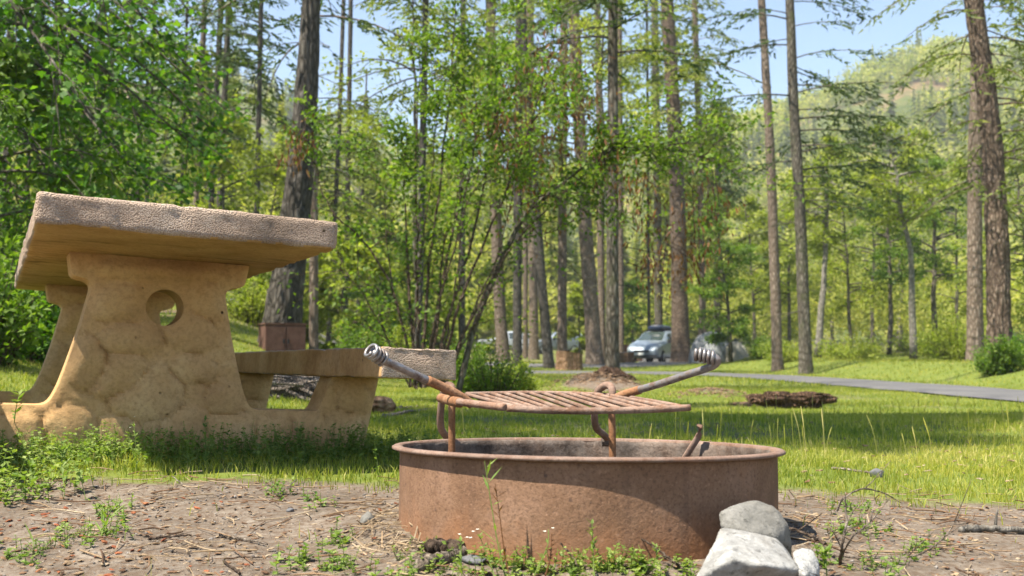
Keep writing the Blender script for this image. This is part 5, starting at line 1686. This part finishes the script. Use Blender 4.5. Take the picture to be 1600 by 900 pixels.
mb = MB(); chunk(mb, (-.12, 0, .01), (.26, .08, .045), -.1, 9, g); chunk(mb, (.05, .02, .02), (.16, .07, .05), .2, 15, g)
mb.build('wood', M['chips'], tag_b)

B = gp(462, 7.0)
bp = thing('brush_pile', 'heap of dry sticks and branches seen through the gap under the bench', 'brush pile', B)
mb = MB()
for q in range(70):
    a = g.normal(.1, .45) if g.random() < .8 else g.random() * 3.1
    L = g.uniform(.25, .6)
    c = np.array([g.normal(0, .2), g.normal(0, .2), -.02 + .15 * g.random() ** 1.3])
    d = np.array([math.cos(a), math.sin(a) * .8, g.normal(0, .10)])
    P = smooth_path([c - d * L / 2, c + g.normal(size=3) * .03, c + d * L / 2], 8)
    P[:, 2] = np.maximum(P[:, 2], H(P[:, 0] + B[0], P[:, 1] + B[1]) - B[2] + .01)
    v, f = tube(P, np.linspace(1, .5, len(P)) * g.uniform(.005, .022), 6, True, .1, q)
    mb.add(v, f)
mb.build('sticks', M['deadwood'], bp)
mb = MB(); chunk(mb, (.10, .35, .08), (.15, .12, .13), 0, 4, g)
mb.build('bark_heap', M['bark_grey'], bp)

def stick(label, pts, r, mat='deadwood', name='fallen_stick', r1=.4, cat='stick', group=None, n=7, twigs=0, seed=0):
    g = np.random.default_rng(700 + seed)
    P = smooth_path(pts, 22)
    P = P + g.normal(size=P.shape) * r * .25
    o = P[0].copy()
    mb = MB()
    v, f = tube(P - o, np.linspace(r, r * r1, len(P)), n, True, .15, seed)
    mb.add(v, f)
    for q in range(twigs):
        i = g.integers(len(P) // 4, len(P) - 1)
        d = unit(unit(P[min(i + 1, len(P) - 1)] - P[i - 1]) + g.normal(size=3) * .7)
        L = g.uniform(.03, .09)
        t = np.linspace(0, 1, 5)[:, None]
        v, f = tube(P[i] - o + d * L * t + g.normal(size=3) * .01 * t ** 2, np.linspace(r * .5, r * .2, 5), 5)
        mb.add(v, f)
    ob = mb.build(name, M[mat], None, True, o)
    return tag(ob, label, cat, group)
def G2(px, py, lift=0.0):
    """the ground point behind a pixel"""
    d = ray(px, py)
    h = 0.0
    for _ in range(9):
        p = np.array([0, 0, HC]) + d * min((HC - h - lift) / max(-d[2], 1e-3), 60)
        h = Hs(p[0], p[1])
    return np.array([p[0], p[1], Hs(p[0], p[1]) + lift])
stick('long pale stick on the grass right of the bench leg', [G2(604, 640, .012), G2(645, 636, .015), G2(690, 634, .012)], .014, seed=1)
stick('second grey stick crossing below the long pale one by the bench', [G2(600, 650, .012), G2(640, 643, .02), G2(680, 637, .012)], .012, seed=2)
B = G2(592, 646)
ob = thing('wood_chunk', 'broken red-brown chunk of wood beside the bench leg', 'wood', B)
mb = MB(); chunk(mb, (0, 0, .05), (.10, .05, .05), .3, 21, g); mb.build('wood', M['cut'], ob)

# ------------------------------------------------------------------ rocks
def rock_mat(name, c, speck, bump):
    n = NT(name)
    co = n.coord()
    a = n.noise(co, 14, 6, .7)
    col = n.ramp(a, [(.3, c[0]), (.5, c[1]), (.7, c[2])])
    s_ = n.noise(co, 75, 4, .75)
    col = n.mix(n.ramp(s_, [(.56, (0, 0, 0)), (.68, (speck,) * 3)]), col, (.05, .048, .042))
    pt = n.noise(co, 32, 5, .75, .8)
    col = n.mix(n.ramp(pt, [(.47, (0, 0, 0)), (.6, (.55,) * 3)]), col, tuple(.5 * q_ for q_ in c[1]))
    cr = n.voro(n.coord((1, .6, 1.3)), 17, 'DISTANCE_TO_EDGE')
    crk = n.math('MULTIPLY', n.ramp(cr.outputs['Distance'], [(.0, (1, 1, 1)), (.035, (0, 0, 0))]), n.ramp(n.noise(co, 6, 3), [(.5, (0, 0, 0)), (.62, (.6, .6, .6))]))
    col = n.mix(crk, col, (.07, .065, .055))
    st = n.noise(n.coord(), 8, 5, .6, .4)
    col = n.mix(n.ramp(st, [(.48, (0, 0, 0)), (.72, (.7,) * 3)]), col, (.17, .145, .11))
    h = n.math('ADD', n.math('MULTIPLY', s_, .6), n.math('SUBTRACT', a, crk))
    return n.done(col, .88, n.bump(h, bump, .006), .25)
M['rock_white'] = rock_mat('white quartz rock', [(.13, .125, .115), (.28, .275, .26), (.42, .415, .40)], .8, .7)
M['rock_grey'] = rock_mat('grey speckled rock', [(.10, .096, .085), (.165, .158, .142), (.25, .24, .22)], .9, .9)
M['rock_speck'] = rock_mat('white rock with black specks', [(.25, .245, .23), (.36, .355, .34), (.45, .445, .43)], 1.0, 1.0)
M['rock_field'] = rock_mat('bluish grey field stone', [(.07, .07, .075), (.12, .12, .125), (.18, .18, .18)], .4, .7)

def rock(label, pts, mat, seed, sub=4, rough=.006, bev=.02):
    P = np.array(pts)
    o = np.array([P[:, 0].mean(), P[:, 1].mean(), P[:, 2].min()])
    bm = bmesh.new()
    for p in P - o: bm.verts.new(p)
    r = bmesh.ops.convex_hull(bm, input=bm.verts[:])
    bmesh.ops.delete(bm, geom=list({e for e in r['geom_unused'] + r['geom_interior'] if isinstance(e, bmesh.types.BMVert)}), context='VERTS')
    bmesh.ops.triangulate(bm, faces=bm.faces[:])
    for _ in range(sub + 2):
        lim = .0085
        es = [e for e in bm.edges if e.calc_length() > lim]
        if not es or len(bm.verts) > 60000: break
        bmesh.ops.subdivide_edges(bm, edges=es, cuts=1)
        bmesh.ops.triangulate(bm, faces=bm.faces[:])
    for _ in range(max(1, int(bev / .0035))): bmesh.ops.smooth_vert(bm, verts=bm.verts[:], factor=.5, use_axis_x=True, use_axis_y=True, use_axis_z=True)
    bm.normal_update()
    V = np.array([v.co[:] for v in bm.verts]); N = np.array([v.normal[:] for v in bm.verts])
    d = (fbm(V * 18, seed, 4) - .5) * 2 * rough + (fbm(V * 70, seed + 2, 3) - .5) * rough * .7
    ridge = np.abs(fbm(V * 25, seed + 5, 3) - .5)
    d = d - np.clip(.05 - ridge, 0, 1) * rough * 3.0
    for v, p in zip(bm.verts, V + N * d[:, None]): v.co = p
    ob = obj_from_bm('rock', bm, M[mat], None, True, o)
    return tag(ob, label, 'rock')
def q(px, py, Y): return at(px, py, Y)
rock('large white quartz rock in front of the fire ring, lowest of the three', [q(1125, 823, 1.72), q(1214, 839, 1.72), q(1250, 890, 1.64), q(1192, 883, 1.60), q(1146, 872, 1.60), q(1086, 903, 1.62), q(1104, 945, 1.645), q(1200, 930, 1.66), q(1246, 925, 1.67), q(1135, 845, 1.82), q(1228, 858, 1.80), q(1250, 935, 1.80), q(1092, 950, 1.76)], 'rock_white', 3, 6, .0035, .009)
rock('grey speckled rock resting on top behind the large white rock', [q(1120, 797, 1.78), q(1121, 815, 1.77), q(1150, 783, 1.80), q(1190, 780, 1.82), q(1212, 792, 1.80), q(1232, 822, 1.78), q(1240, 858, 1.80), q(1236, 880, 1.84), q(1128, 830, 1.76), q(1180, 836, 1.73), q(1215, 842, 1.74), q(1150, 880, 1.84), q(1160, 790, 1.88), q(1215, 805, 1.88), q(1240, 885, 1.88), q(1140, 850, 1.86)], 'rock_grey', 8, 6, .006, .035)
rock('small white rock with black specks to the right of the large white one', [q(1238, 862, 1.68), q(1252, 855, 1.70), q(1272, 860, 1.70), q(1283, 888, 1.68), q(1280, 915, 1.66), q(1240, 915, 1.66), q(1262, 862, 1.76), q(1280, 900, 1.76), q(1243, 905, 1.76), q(1256, 900, 1.62)], 'rock_speck', 12, 4, .007, .01)
def small_rock(label, px, py, w, h, mat, seed):
    b = G2(px, py)
    g = np.random.default_rng(seed)
    s = b[1] / FPX
    th = g.random(16) * 6.28
    P = np.stack([np.cos(th) * w * s / 2, np.sin(th) * w * s / 2.4, g.uniform(-.25, 1, 16) * h * s * (.75)], -1) * g.uniform(.75, 1.05, (16, 1)) + b
    P = np.concatenate([P, [b + np.array([0, 0, h * s * .95])]])
    return rock(label, P, mat, seed, 2, .0025, .008)
small_rock('bluish grey stone lying alone on the sunlit lawn', 1370, 746, 24, 16, 'rock_field', 41)
small_rock('pale tan chunk of stone on the dirt left of the fire ring', 575, 818, 30, 22, 'rock_grey', 42)
small_rock('small bluish pebble stone on the dirt near the bottom left of centre', 456, 876, 18, 9, 'rock_field', 43)
small_rock('flat grey pebble stone on the dirt in front of the bench', 452, 800, 18, 9, 'rock_field', 44)
small_rock('dark grey stone in the weeds under the fire ring front', 742, 890, 48, 14, 'rock_field', 45)
small_rock('small stone in the grass at the shaded lawn edge, right of the brown log', 1455, 709, 9, 6, 'rock_grey', 46)

# ------------------------------------------------------------------ sticks and bark round the fire ring
g = np.random.default_rng(61)
stick('short thick barky log piece against the left foot of the fire ring', [G2(668, 866, .012), G2(695, 862, .016), G2(719, 858, .014)], .0125, 'twig', 'log_piece', .95, 'log', None, 10, seed=11)
stick('pale split log piece lying below the barky one at the ring foot', [G2(655, 884, .01), G2(690, 880, .012), G2(722, 874, .01)], .011, 'deadwood', 'log_piece', .8, 'log', None, 9, seed=12)
b = at(1315, 880, 1.86)
stick('upright forked dry twig standing right of the white rocks', [G2(1313, 882), at(1316, 850, 1.86), at(1322, 815, 1.86), at(1320, 778, 1.86)], .0030, 'deadwood', 'dry_twig', .5, seed=13, twigs=3)
stick('arching brown twig beside the upright forked one', [G2(1312, 876), at(1330, 842, 1.88), at(1360, 815, 1.9), at(1388, 780, 1.92)], .0020, 'deadwood', 'dry_twig', .4, seed=14, twigs=4)
stick('thin twig curving over the top of the forked one', [at(1308, 798, 1.87), at(1318, 778, 1.87), at(1345, 764, 1.9), at(1375, 768, 1.93), at(1395, 778, 1.95)], .0022, 'deadwood', 'dry_twig', .4, seed=15, twigs=3)
stick('long low twig arching up at its right end on the dirt', [G2(1300, 868, .004), G2(1360, 872, .006), G2(1430, 868, .01), at(1475, 840, 1.98), at(1502, 800, 2.0)], .0022, 'deadwood', 'dry_twig', .5, seed=16, twigs=5)
stick('pale lichen covered stick at the right edge of the dirt', [G2(1500, 828, .008), G2(1550, 826, .010), G2(1625, 829, .008)], .008, 'bark_pale', 'fallen_stick', .8, seed=17, twigs=4)
stick('pale thin stick lying on the dirt in front of the bench', [G2(342, 836, .005), G2(380, 842, .006), G2(418, 850, .005)], .0035, 'deadwood', 'fallen_stick', .5, seed=18)
stick('dark thin stick lying on the dirt, centre left', [G2(230, 842, .004), G2(270, 838, .006), G2(300, 836, .004)], .0026, 'twig', 'fallen_stick', .5, seed=19)
stick('pale straw-like stick leaning at the edge of the weeds', [G2(305, 771, .004), at(285, 757, 2.68), at(268, 743, 2.70)], .0026, 'deadwood', 'fallen_stick', .4, seed=20)
stick('two-pronged pale grass stem on the dirt edge by the weeds', [G2(430, 776, .003), at(448, 762, 2.58), at(464, 749, 2.6)], .0018, 'deadwood', 'dry_grass', .4, seed=21, twigs=2)
stick('dark twig leaning on the lower front of the fire ring', [at(915, 905, 1.76), at(898, 875, 1.78), at(876, 848, 1.80)], .0024, 'twig', 'dry_twig', .6, seed=22)
stick('brown twig leaning at the left of the white rocks', [at(1082, 902, 1.74), at(1040, 868, 1.79), at(1000, 840, 1.84)], .0030, 'twig', 'dry_twig', .5, seed=23, twigs=3)
stick('second dark twig under the grey rock at its right side', [at(1290, 850, 1.84), at(1262, 836, 1.86), at(1230, 822, 1.9)], .0035, 'twig', 'dry_twig', .5, seed=24, twigs=2)
stick('short dark stick lying on the dirt bottom centre', [G2(375, 895, .004), G2(350, 874, .004), G2(410, 870, .006)], .0025, 'twig', 'fallen_stick', .5, seed=25)
stick('thin grey stick on the lawn beside the bluish stone', [G2(1300, 731, .01), G2(1350, 737, .012), G2(1365, 741, .01)], .005, 'deadwood', 'fallen_stick', .5, seed=26)

# pebbles, litter and twigs scattered over the dirt
def dirt_pts(m, y0=1.6, y1=3.1, spread=.56):
    y = g.uniform(y0, y1, m * 3)
    x = g.uniform(-1, 1, m * 3) * (y * spread)
    k = (grassness(x, y) < g.uniform(.1, .6, m * 3)) & (np.hypot(x - .155, y - 2.22) > .41)
    x, y = x[k][:m], y[k][:m]
    return np.stack([x, y, H(x, y) + .0015], -1)
p = dirt_pts(2600)
flakes('gravel', p, .0012 + .0045 * g.random(len(p)) ** 3, M['pebble'], g, .2, .7)
p = dirt_pts(3600)
flakes('leaf_litter', p, .003 + .008 * g.random(len(p)) ** 2, M['litter'], g, .8, .22)
# red scales gathered in drifts
c = np.array([G2(x, y)[:2] for x, y in [(122, 800), (45, 818), (80, 838), (10, 830), (160, 810), (300, 788), (240, 795), (70, 895), (620, 795), (640, 840), (1345, 850), (1440, 812), (1410, 860), (560, 870), (180, 870), (360, 890), (1390, 838)]])
p = c[g.integers(0, len(c), 120)] + g.normal(size=(120, 2)) * np.array([.055, .06])
flakes('red_litter', np.stack([p[:, 0], p[:, 1], H(p[:, 0], p[:, 1]) + .003], -1), g.uniform(.004, .010, 120), M['litter_red'], g, .8, .35)
mb = MB()
for w in range(420):
    y = g.uniform(1.65, 2.95); x = g.uniform(-1, 1) * y * .55
    if np.hypot(x - .155, y - 2.22) < .45: continue
    a = g.random() * 6.28; L = g.uniform(.015, .07)
    P = np.array([[x - math.cos(a) * L, y - math.sin(a) * L, 0], [x + g.normal() * .006, y + g.normal() * .006, 0], [x + math.cos(a) * L, y + math.sin(a) * L, 0]])
    P[:, 2] = H(P[:, 0], P[:, 1]) + .003 + g.random(3) * .008
    v, f = tube(smooth_path(P, 6), g.uniform(.0006, .0018), 4)
    mb.add(v, f, g.random())
tag(mb.build('fine_twigs', M['litter']), kind='stuff')
# light straw and debris heaped against the ring's left foot
mb = MB()
for w in range(190):
    if w % 3: cx, cy = G2(g.uniform(560, 665), g.uniform(800, 880))[:2]
    else: cx, cy = G2(g.uniform(1230, 1480), g.uniform(770, 860))[:2]
    a = g.random() * 6.28; L = g.uniform(.01, .035)
    d = np.array([math.cos(a) * L, math.sin(a) * L, g.normal(0, .3) * L])
    P = np.array([cx, cy, Hs(cx, cy) + .006 + .01 * g.random()])
    v, f = tube(np.array([P - d, P, P + d]), g.uniform(.0006, .0016), 3)
    mb.add(v, f, g.uniform(.6, 1))
tag(mb.build('dry_straw', M['litter']), kind='stuff')

# ------------------------------------------------------------------ grass
def blades(x, y, h, w, tint, g, two=True, lean=.5):
    m = len(x)
    z = H(x, y)
    a = g.random(m) * 6.28
    s = np.stack([np.cos(a), np.sin(a), 0 * a], -1)
    b = g.random(m) * 6.28
    ld = np.stack([np.cos(b), np.sin(b), 0 * b], -1) * (lean * np.abs(g.normal(size=(m, 1))))
    p0 = np.stack([x, y, z - .004], -1)
    up = np.array([0, 0, 1.])
    hh = h[:, None]; ww = w[:, None]
    if two:
        m1 = p0 + up * hh * .55 + ld * hh * .25
        t = p0 + up * hh * .95 + ld * hh * .85
        v = np.stack([p0 - s * ww / 2, p0 + s * ww / 2, m1 + s * ww * .4, m1 - s * ww * .4, t], 1).reshape(-1, 3)
        k = np.arange(m)[:, None] * 5
        return v, [k + np.array([[0, 1, 2, 3]]), k + np.array([[3, 2, 4]])], tint
    t = p0 + up * hh + ld * hh * .6
    v = np.stack([p0 - s * ww / 2, p0 + s * ww / 2, t], 1).reshape(-1, 3)
    return v, [np.arange(3 * m).reshape(m, 3)], tint
g = np.random.default_rng(70)
y = np.sqrt(g.uniform(2.9 ** 2, 10 ** 2, 1500)); x = g.uniform(-.1, .56, 1500) * y
k = n2(x, y, 1.1, 90, 3) > .47
x, y = x[k], y[k]
flakes('lawn_litter', np.stack([x, y, H(x, y) + .016], -1), g.uniform(.004, .016, len(x)), M['litter'], g, .8, .25)
g = np.random.default_rng(71)
def zone(name, y0, y1, dens, h, w, two, sp=.56, extra=0.0):
    area = sp * (y1 ** 2 - y0 ** 2)
    m = int(area * dens)
    y = np.sqrt(g.uniform(y0 ** 2, y1 ** 2, m))
    x = g.uniform(-1, 1, m) * sp * y
    G = grassness(x, y)
    cl = n2(x, y, 5.0 if y1 < 10 else 1.2, 13, 3)
    k = g.random(m) < G * np.clip(.2 + 1.5 * (cl - .2), .1, 1) + extra * (cl > .62)
    if y1 > 5:
        k &= road_d(x, y, ROAD_B[::2]) > 1.12
        k &= road_d(x, y, ROAD_A[::2]) > 1.75
    k &= np.hypot(x - .155, y - 2.22) > .42
    x, y = x[k], y[k]
    m = len(x)
    tall = n2(x, y, .8, 55, 3)
    hh = h * g.uniform(.5, 1.35, m) * (.6 + .9 * tall)
    patch = n2(x, y, .7, 19, 3)
    tint = np.clip(-.06 + .55 * patch + .5 * n2(x, y, 3.1, 61, 2) + g.normal(0, .17, m) + .5 * (g.random(m) < .05), 0, 1)
    v, f, t = blades(x, y, hh, w * g.uniform(.7, 1.3, m), tint, g, two)
    mb = MB(); 
    n0 = mb.n
    mb.f = []
    mb.v.append(v); mb.n = len(v)
    for q in f: mb.f.append(q); mb.t.append(t); mb.m.append(np.zeros(len(q), int))
    return tag(mb.build(name, M['grass']), kind='stuff')
zone('grass', 1.75, 2.7, 2600, .030, .0026, True, extra=.10)
zone('grass', 2.7, 4.6, 9500, .026, .0028, True)
zone('grass', 4.6, 9.0, 3200, .034, .0048, True)
zone('grass', 9.0, 20.0, 900, .036, .010, False)
zone('grass', 20.0, 55.0, 90, .065, .026, False)
# tall seed stalks over the lawn
mb = MB()
for w in range(90):
    y = g.uniform(3.4, 7.5); x = g.uniform(.15, .5) * y if w % 4 else g.uniform(-.1, .5) * y
    h = g.uniform(.08, .2)
    z = Hs(x, y)
    d = g.normal(size=2) * .12 * h
    P = smooth_path([(x, y, z), (x + d[0] * .4, y + d[1] * .4, z + h * .6), (x + d[0], y + d[1], z + h)], 6)
    v, f = tube(P, np.array([1, 1, 1, 1, 2.0, 2.2, 1.0])[:len(P)] * .0010, 4)
    mb.add(v, f, g.uniform(.55, 1))
tag(mb.build('grass_stalks', M['grass']), kind='stuff')

# ------------------------------------------------------------------ weeds
def weed_plant(mb, P, h, nl, leaf, g, tint0=.5, lean=(0, 0), stem=.0012, flower=None, mf=None):
    t = np.linspace(0, 1, 7)[:, None]
    tip = np.array([lean[0] * h, lean[1] * h, h])
    bend = g.normal(size=3) * .06 * h * np.array([1, 1, 0])
    c = P + tip * t + bend * np.sin(t * np.pi)
    v, f = tube(c, np.linspace(stem, stem * .5, 7), 5)
    mb.add(v, f, tint0)
    k = np.sort(g.uniform(.06, 1, nl))
    i0 = np.minimum((k * 6).astype(int), 5); fr = (k * 6 - i0)[:, None]
    b = c[i0] * (1 - fr) + c[i0 + 1] * fr
    a = np.arange(nl) * 2.4 + g.random() * 6
    u = unit(np.stack([np.cos(a), np.sin(a), g.uniform(-.2, .8, nl)], -1))
    nr = unit(np.stack([-np.cos(a) * .5, -np.sin(a) * .5, np.ones(nl)], -1) + g.normal(size=(nl, 3)) * .3)
    v, f = rhombs(b, u, nr, leaf * (1.25 - .7 * k) * g.uniform(.7, 1.2, nl), leaf * .55)
    mb.add(v, f, np.clip(tint0 + g.normal(0, .18, nl), 0, 1))
    return c
def weed_field(name, m, fx, hr, leaf, tint0, nl=(7, 15)):
    mb = MB()
    for w in range(m):
        x, y = fx()
        weed_plant(mb, np.array([x, y, Hs(x, y) - .004]), g.uniform(*hr), int(g.integers(*nl)), leaf * g.uniform(.6, 1.3), g, tint0 + g.normal(0, .12), g.normal(0, .25, 2), .0009)
    return tag(mb.build(name, M['weed']), kind='stuff')
def along_table():
    s = g.uniform(-.55, 1.35)
    base = TO[:2] + s * rt_v[:2] + .60 * ax_v[:2]
    k = -abs(g.normal(0, .19)) - .02
    p = base + k * np.array([-.1, 1.0])
    return p[0], p[1]
weed_field('weeds', 1150, along_table, (.03, .115), .018, .66)
def left_edge():
    y = g.uniform(2.35, 3.3); return -.49 * y + abs(g.normal(0, .10)) * y * .5, y
weed_field('weeds', 95, left_edge, (.03, .12), .022, .7)
def ring_foot():
    px = g.uniform(600, 1080); py = g.uniform(868, 925)
    if py < 872 + .0006 * (px - 915) ** 2 * -1 + 22: py += 15
    p = G2(px, py)
    if np.hypot(p[0] - .155, p[1] - 2.22) < .42: p[1] = 2.22 - .43 - .05 * g.random()
    return p[0], p[1]
weed_field('weeds', 150, ring_foot, (.015, .045), .014, .72, (6, 12))
def dirt_sprouts():
    cs = [(165, 835), (110, 850), (45, 872), (180, 800), (470, 882), (520, 850), (1340, 830), (1440, 862), (1290, 880), (1380, 890), (1330, 800), (540, 890), (440, 773), (505, 790)]
    c = cs[g.integers(0, len(cs))]
    p = G2(c[0] + g.normal() * 22, c[1] + g.normal() * 7)
    return p[0], p[1]
weed_field('weeds', 260, dirt_sprouts, (.012, .04), .014, .7, (5, 10))

M['petal'] = plain('white weed flowers', (.75, .74, .66), .7)
def tall_weed(label, pts, nl, leaf, tint=.6, stem=.0011, fl=0, mat='weed', w=.5, seed=0):
    gg = np.random.default_rng(900 + seed)
    P = smooth_path(pts, 18)
    o = P[0].copy()
    root = thing('weed', label, 'weed', o)
    mb = MB()
    v, f = tube(P - o, np.linspace(stem, stem * .5, len(P)), 5)
    mb.add(v, f, tint)
    k = gg.uniform(.1, 1, nl) ** .8
    i0 = (k * (len(P) - 1)).astype(int)
    a = gg.random(nl) * 6.28
    u = unit(np.stack([np.cos(a), np.sin(a), gg.uniform(.1, 1.2, nl)], -1))
    nr = unit(np.stack([-np.cos(a), -np.sin(a), np.ones(nl)], -1))
    lv = MB()
    v, f = rhombs(P[i0] - o, u, nr, leaf * gg.uniform(.5, 1.2, nl), leaf * w * .6)
    lv.add(v, f, np.clip(tint + gg.normal(0, .15, nl), 0, 1))
    mb.build('stem', M[mat], root)
    lv.build('leaves', M[mat], root)
    for q_ in range(fl):
        b = P[-1] - o + gg.normal(size=3) * .008
        mf = MB()
        aa = np.arange(6) * 1.047
        v, f = rhombs(np.repeat(b[None], 6, 0), np.stack([np.cos(aa), np.sin(aa), .4 + 0 * aa], -1), np.tile([[0, 0, 1.]], (6, 1)), .0038, .003)
        mf.add(v, f).build('flower', M['petal'], root)
tall_weed('tall thin green grass weed reaching up to the lip of the fire ring', [at(792, 912, 1.76), at(778, 850, 1.78), at(768, 790, 1.79), at(757, 720, 1.80)], 8, .05, .8, .0013, 0, w=.16, seed=1)
tall_weed('dark reddish dry weed stalk beside the tall green one', [at(798, 912, 1.77), at(788, 860, 1.79), at(780, 800, 1.80), at(774, 756, 1.81)], 16, .026, .5, .0013, mat='leaf_brown', w=.2, seed=2)
tall_weed('green weed with a leafy head in front of the ring, right of centre', [at(930, 915, 1.74), at(927, 870, 1.76), at(925, 814, 1.77)], 22, .018, .8, .0014, 0, seed=3)
tall_weed('curved weed with a white flower head at the middle of the ring front', [at(828, 912, 1.74), at(846, 876, 1.76), at(856, 850, 1.77), at(857, 827, 1.78)], 7, .016, .8, .0012, 2, seed=4)
tall_weed('small weed with pale flowers left of the dark dry stalk', [at(775, 908, 1.73), at(763, 872, 1.75), at(748, 834, 1.76)], 14, .015, .8, .0012, 4, seed=5)
tall_weed('short leafy weed just left of the log pieces at the ring foot', [at(722, 905, 1.72), at(721, 880, 1.73), at(720, 842, 1.74)], 16, .018, .75, .0012, 1, seed=6)
tall_weed('dark budded dry weed between the flower head and the leafy head', [at(850, 908, 1.75), at(860, 870, 1.77), at(862, 834, 1.79)], 9, .014, .3, .0016, mat='leaf_brown', seed=7)
tall_weed('weed with pale green tufts left of the brown leaning twig', [at(1026, 912, 1.72), at(1027, 880, 1.74), at(1024, 850, 1.75)], 20, .016, .85, .0012, 0, seed=8)
tall_weed('pale dry stalk standing behind the ring at the right grate post', [at(914, 715, 2.66), at(915, 690, 2.66), at(913, 656, 2.66)], 5, .012, .95, .0016, seed=9, w=.3)
tall_weed('tall leafy weed against the foot of the table at far left', [G2(100, 760), at(97, 725, 2.75), at(96, 684, 2.78)], 26, .034, .7, .0018, seed=10)
tall_weed('pale broad-leaved weed at the left edge of the weed strip', [G2(52, 775), at(50, 745, 2.6), at(46, 712, 2.62)], 26, .036, .7, .0018, seed=11)
tall_weed('sunlit leafy sprig in front of the left bench support', [G2(20, 690), at(24, 645, 3.0), at(32, 610, 3.05)], 30, .034, .75, .0018, seed=12)
tall_weed('thin flowering weed in front of the middle of the table support', [G2(213, 740), at(212, 700, 2.9), at(209, 658, 2.92)], 22, .017, .85, .0012, 2, seed=13)
tall_weed('green weed sprig against the right side of the table support', [G2(322, 735), at(321, 690, 3.05), at(320, 650, 3.07)], 20, .026, .45, .0014, seed=14)
tall_weed('long leaved grass tuft on the dirt at left', [G2(158, 838), at(165, 818, 2.12), at(176, 792, 2.14)], 14, .06, .75, .0014, seed=15, w=.18)
tall_weed('single upright grass sprout at the bottom left', [G2(51, 872), at(52, 858, 1.9), at(52, 842, 1.92)], 8, .035, .8, .0012, seed=16, w=.2)
tall_weed('green bushy sprig growing right beside the small speckled white rock', [at(1292, 900, 1.78), at(1290, 880, 1.79), at(1288, 860, 1.8)], 30, .022, .6, .0014, seed=17)

# ------------------------------------------------------------------ the air of the valley
n = NT('thin valley haze')
vol = n.n('ShaderNodeVolumePrincipled')
vol.inputs['Color'].default_value = (.95, .97, 1.0, 1)
vol.inputs['Density'].default_value = .00048
vol.inputs['Anisotropy'].default_value = .2
n.t.nodes.remove(n.b)
n.l(vol.outputs[0], n.out.inputs['Volume'])
M['haze'] = n.m
mb = MB(); box(mb, (-1300, -200, min(float(HZ.min()), float(GZ.min())) - 1.0), (1300, 700, 150))
tag(mb.build('haze', M['haze']), kind='stuff')
